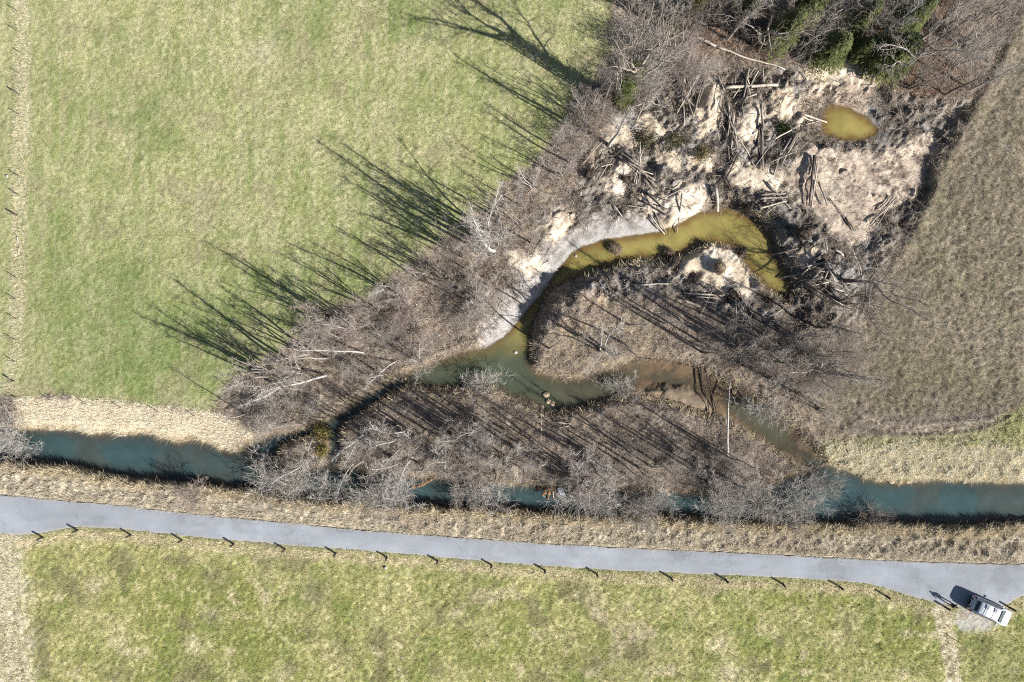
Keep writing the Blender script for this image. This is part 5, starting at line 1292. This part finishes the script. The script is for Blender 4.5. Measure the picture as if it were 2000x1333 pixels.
# ------------------------------------------------------------------ person
def person(px, py, face, label):
    x, y, z = G(px, py)
    J = {'pel': (0, 0, .95), 'sp': (0.01, 0, 1.18), 'ch': (0.0, 0, 1.38), 'ne': (0.02, 0, 1.50), 'hd': (.04, 0, 1.60), 'ht': (.045, 0, 1.73),
         'hl': (0, .10, .90), 'kl': (.04, .14, .50), 'al': (0, .18, .10), 'tl': (.16, .20, .04), 'hr': (0, -.10, .90), 'kr': (.05, -.15, .50), 'ar': (0, -.19, .10), 'tr': (.16, -.21, .04),
         'sl': (0, .18, 1.40), 'el': (-.02, .30, 1.14), 'wl': (.18, .24, 1.08), 'fl': (.27, .18, 1.10), 'sr': (0, -.18, 1.40), 'er': (-.02, -.30, 1.14), 'wr': (.18, -.24, 1.08), 'fr': (.27, -.18, 1.10)}
    RR = {'pel': .155, 'sp': .15, 'ch': .165, 'ne': .065, 'hd': .10, 'ht': .085, 'hl': .10, 'kl': .07, 'al': .05, 'tl': .045, 'sl': .075, 'el': .055, 'wl': .042, 'fl': .035}
    E = [('pel', 'sp'), ('sp', 'ch'), ('ch', 'ne'), ('ne', 'hd'), ('hd', 'ht')] + [(a + s_, b + s_) for s_ in 'lr' for a, b in [('h', 'k'), ('k', 'a'), ('a', 't'), ('s', 'e'), ('e', 'w'), ('w', 'f')]] + [('pel', 'hl'), ('pel', 'hr'), ('ch', 'sl'), ('ch', 'sr')]
    ks = list(J); me = bpy.data.meshes.new("person"); me.from_pydata([J[k] for k in ks], [(ks.index(a), ks.index(b)) for a, b in E], [])
    o = bpy.data.objects.new("person", me); COL.objects.link(o)
    o.modifiers.new("skin", 'SKIN')
    for i, k in enumerate(ks):
        r = RR.get(k, RR.get(k[0] + 'l', .06)); me.skin_vertices[0].data[i].radius = (r, r * (1.0 if k not in ('ch', 'sp', 'pel') else .8)); me.skin_vertices[0].data[i].use_root = (k == 'pel')
    sb = o.modifiers.new("sub", 'SUBSURF'); sb.levels = 2; sb.render_levels = 2
    dg = bpy.context.evaluated_depsgraph_get(); ev = bpy.data.meshes.new_from_object(o.evaluated_get(dg)); o.modifiers.clear(); o.data = ev
    mats = [plain("dark_trousers", (.022, .024, .032), .9, .1, .2, 20), plain("dark_jacket", (.018, .018, .020), .85, .15, .2, 20), plain("skin", (.42, .26, .19), .6, .3, .1, 20), plain("dark_shoes", (.02, .017, .015), .6, .3, .2, 20)]
    ev.materials.clear()
    for m in mats: ev.materials.append(m)
    for p in ev.polygons:
        c = p.center; p.use_smooth = True
        p.material_index = 2 if c.z > 1.475 or (abs(c.y) > .12 and c.x > .20 and c.z > .9) else (1 if c.z > .93 else (3 if c.z < .10 else 0))
    o.location = (x, y, z); o.rotation_euler = (0, 0, face); o.scale = (.93, .93, .93); tag(o, label, "person")
    bm = bmesh.new(); bmesh.ops.create_icosphere(bm, subdivisions=3, radius=1)
    for v in bm.verts:
        v.co = Vector((v.co.x * .108 + .025, v.co.y * .10, v.co.z * .105 + 1.665 if v.co.z > -.25 else -.25 * .105 + 1.665))
    hm = bpy.data.meshes.new("hair"); bm.to_mesh(hm); bm.free(); link("hair", hm, plain("dark_hair", (.02, .014, .01), .7, .2, .3, 40), o)
    return o
person(1851, 1176, math.radians(-60), "person in dark jacket and trousers standing on the road edge behind the car")

# ------------------------------------------------------------------ labels that single out: look, nearest landmark and rank of nearness
LMK = [("the driftwood heap", 1077, 945), ("the muddy pond", 1660, 240), ("the white fallen birch", 1423, 820), ("the yellow spit shrubs", 630, 860), ("the west tip of the side channel", 790, 742),
       ("the peninsula sand", 1400, 530), ("the grey silt shore", 1010, 580), ("the great ivy tree", 1214, 206), ("the meadow's lower corner", 436, 779), ("the orange driftwood line", 833, 940),
       ("the brown sandbar", 1330, 778), ("the river fork in the east", 1605, 910), ("the radiating log heap", 1608, 520), ("the front spruce", 1600, 112), ("the upper log heap", 1450, 165), ("the twin sand patches", 1340, 315),
       ("the pale log in the pond", 1600, 225), ("the field's hollow", 1770, 440), ("the tall central sand patch", 1385, 210), ("the western sand patch", 1215, 262), ("the head of the channel", 1405, 410), ("the sod clump in the channel", 1203, 484),
       ("the meadow's middle shadow", 960, 487), ("the inner channel bend", 1040, 720), ("the rusty shore of the island", 1070, 785), ("the west end of the road", 0, 1000), ("the parked car", 1925, 1189)]
ALL = TREES + LOGS + STN
buckets = {}
for o, px, py, look, cat in ALL:
    li = min(range(len(LMK)), key=lambda i: (LMK[i][1] - px) ** 2 + (LMK[i][2] - py) ** 2)
    d = math.hypot(LMK[li][1] - px, LMK[li][2] - py); buckets.setdefault((li, look, cat), []).append((d, o))
for (li, look, cat), L in buckets.items():
    L.sort(key=lambda q: q[0])
    for i, (d, o) in enumerate(L):
        nm = LMK[li][0]
        if len(L) == 1: o["label"] = f"{look} near {nm}"
        else: o["label"] = f"{look} near {nm}, {ORD[i]} closest" if i else f"{look} closest to {nm}"
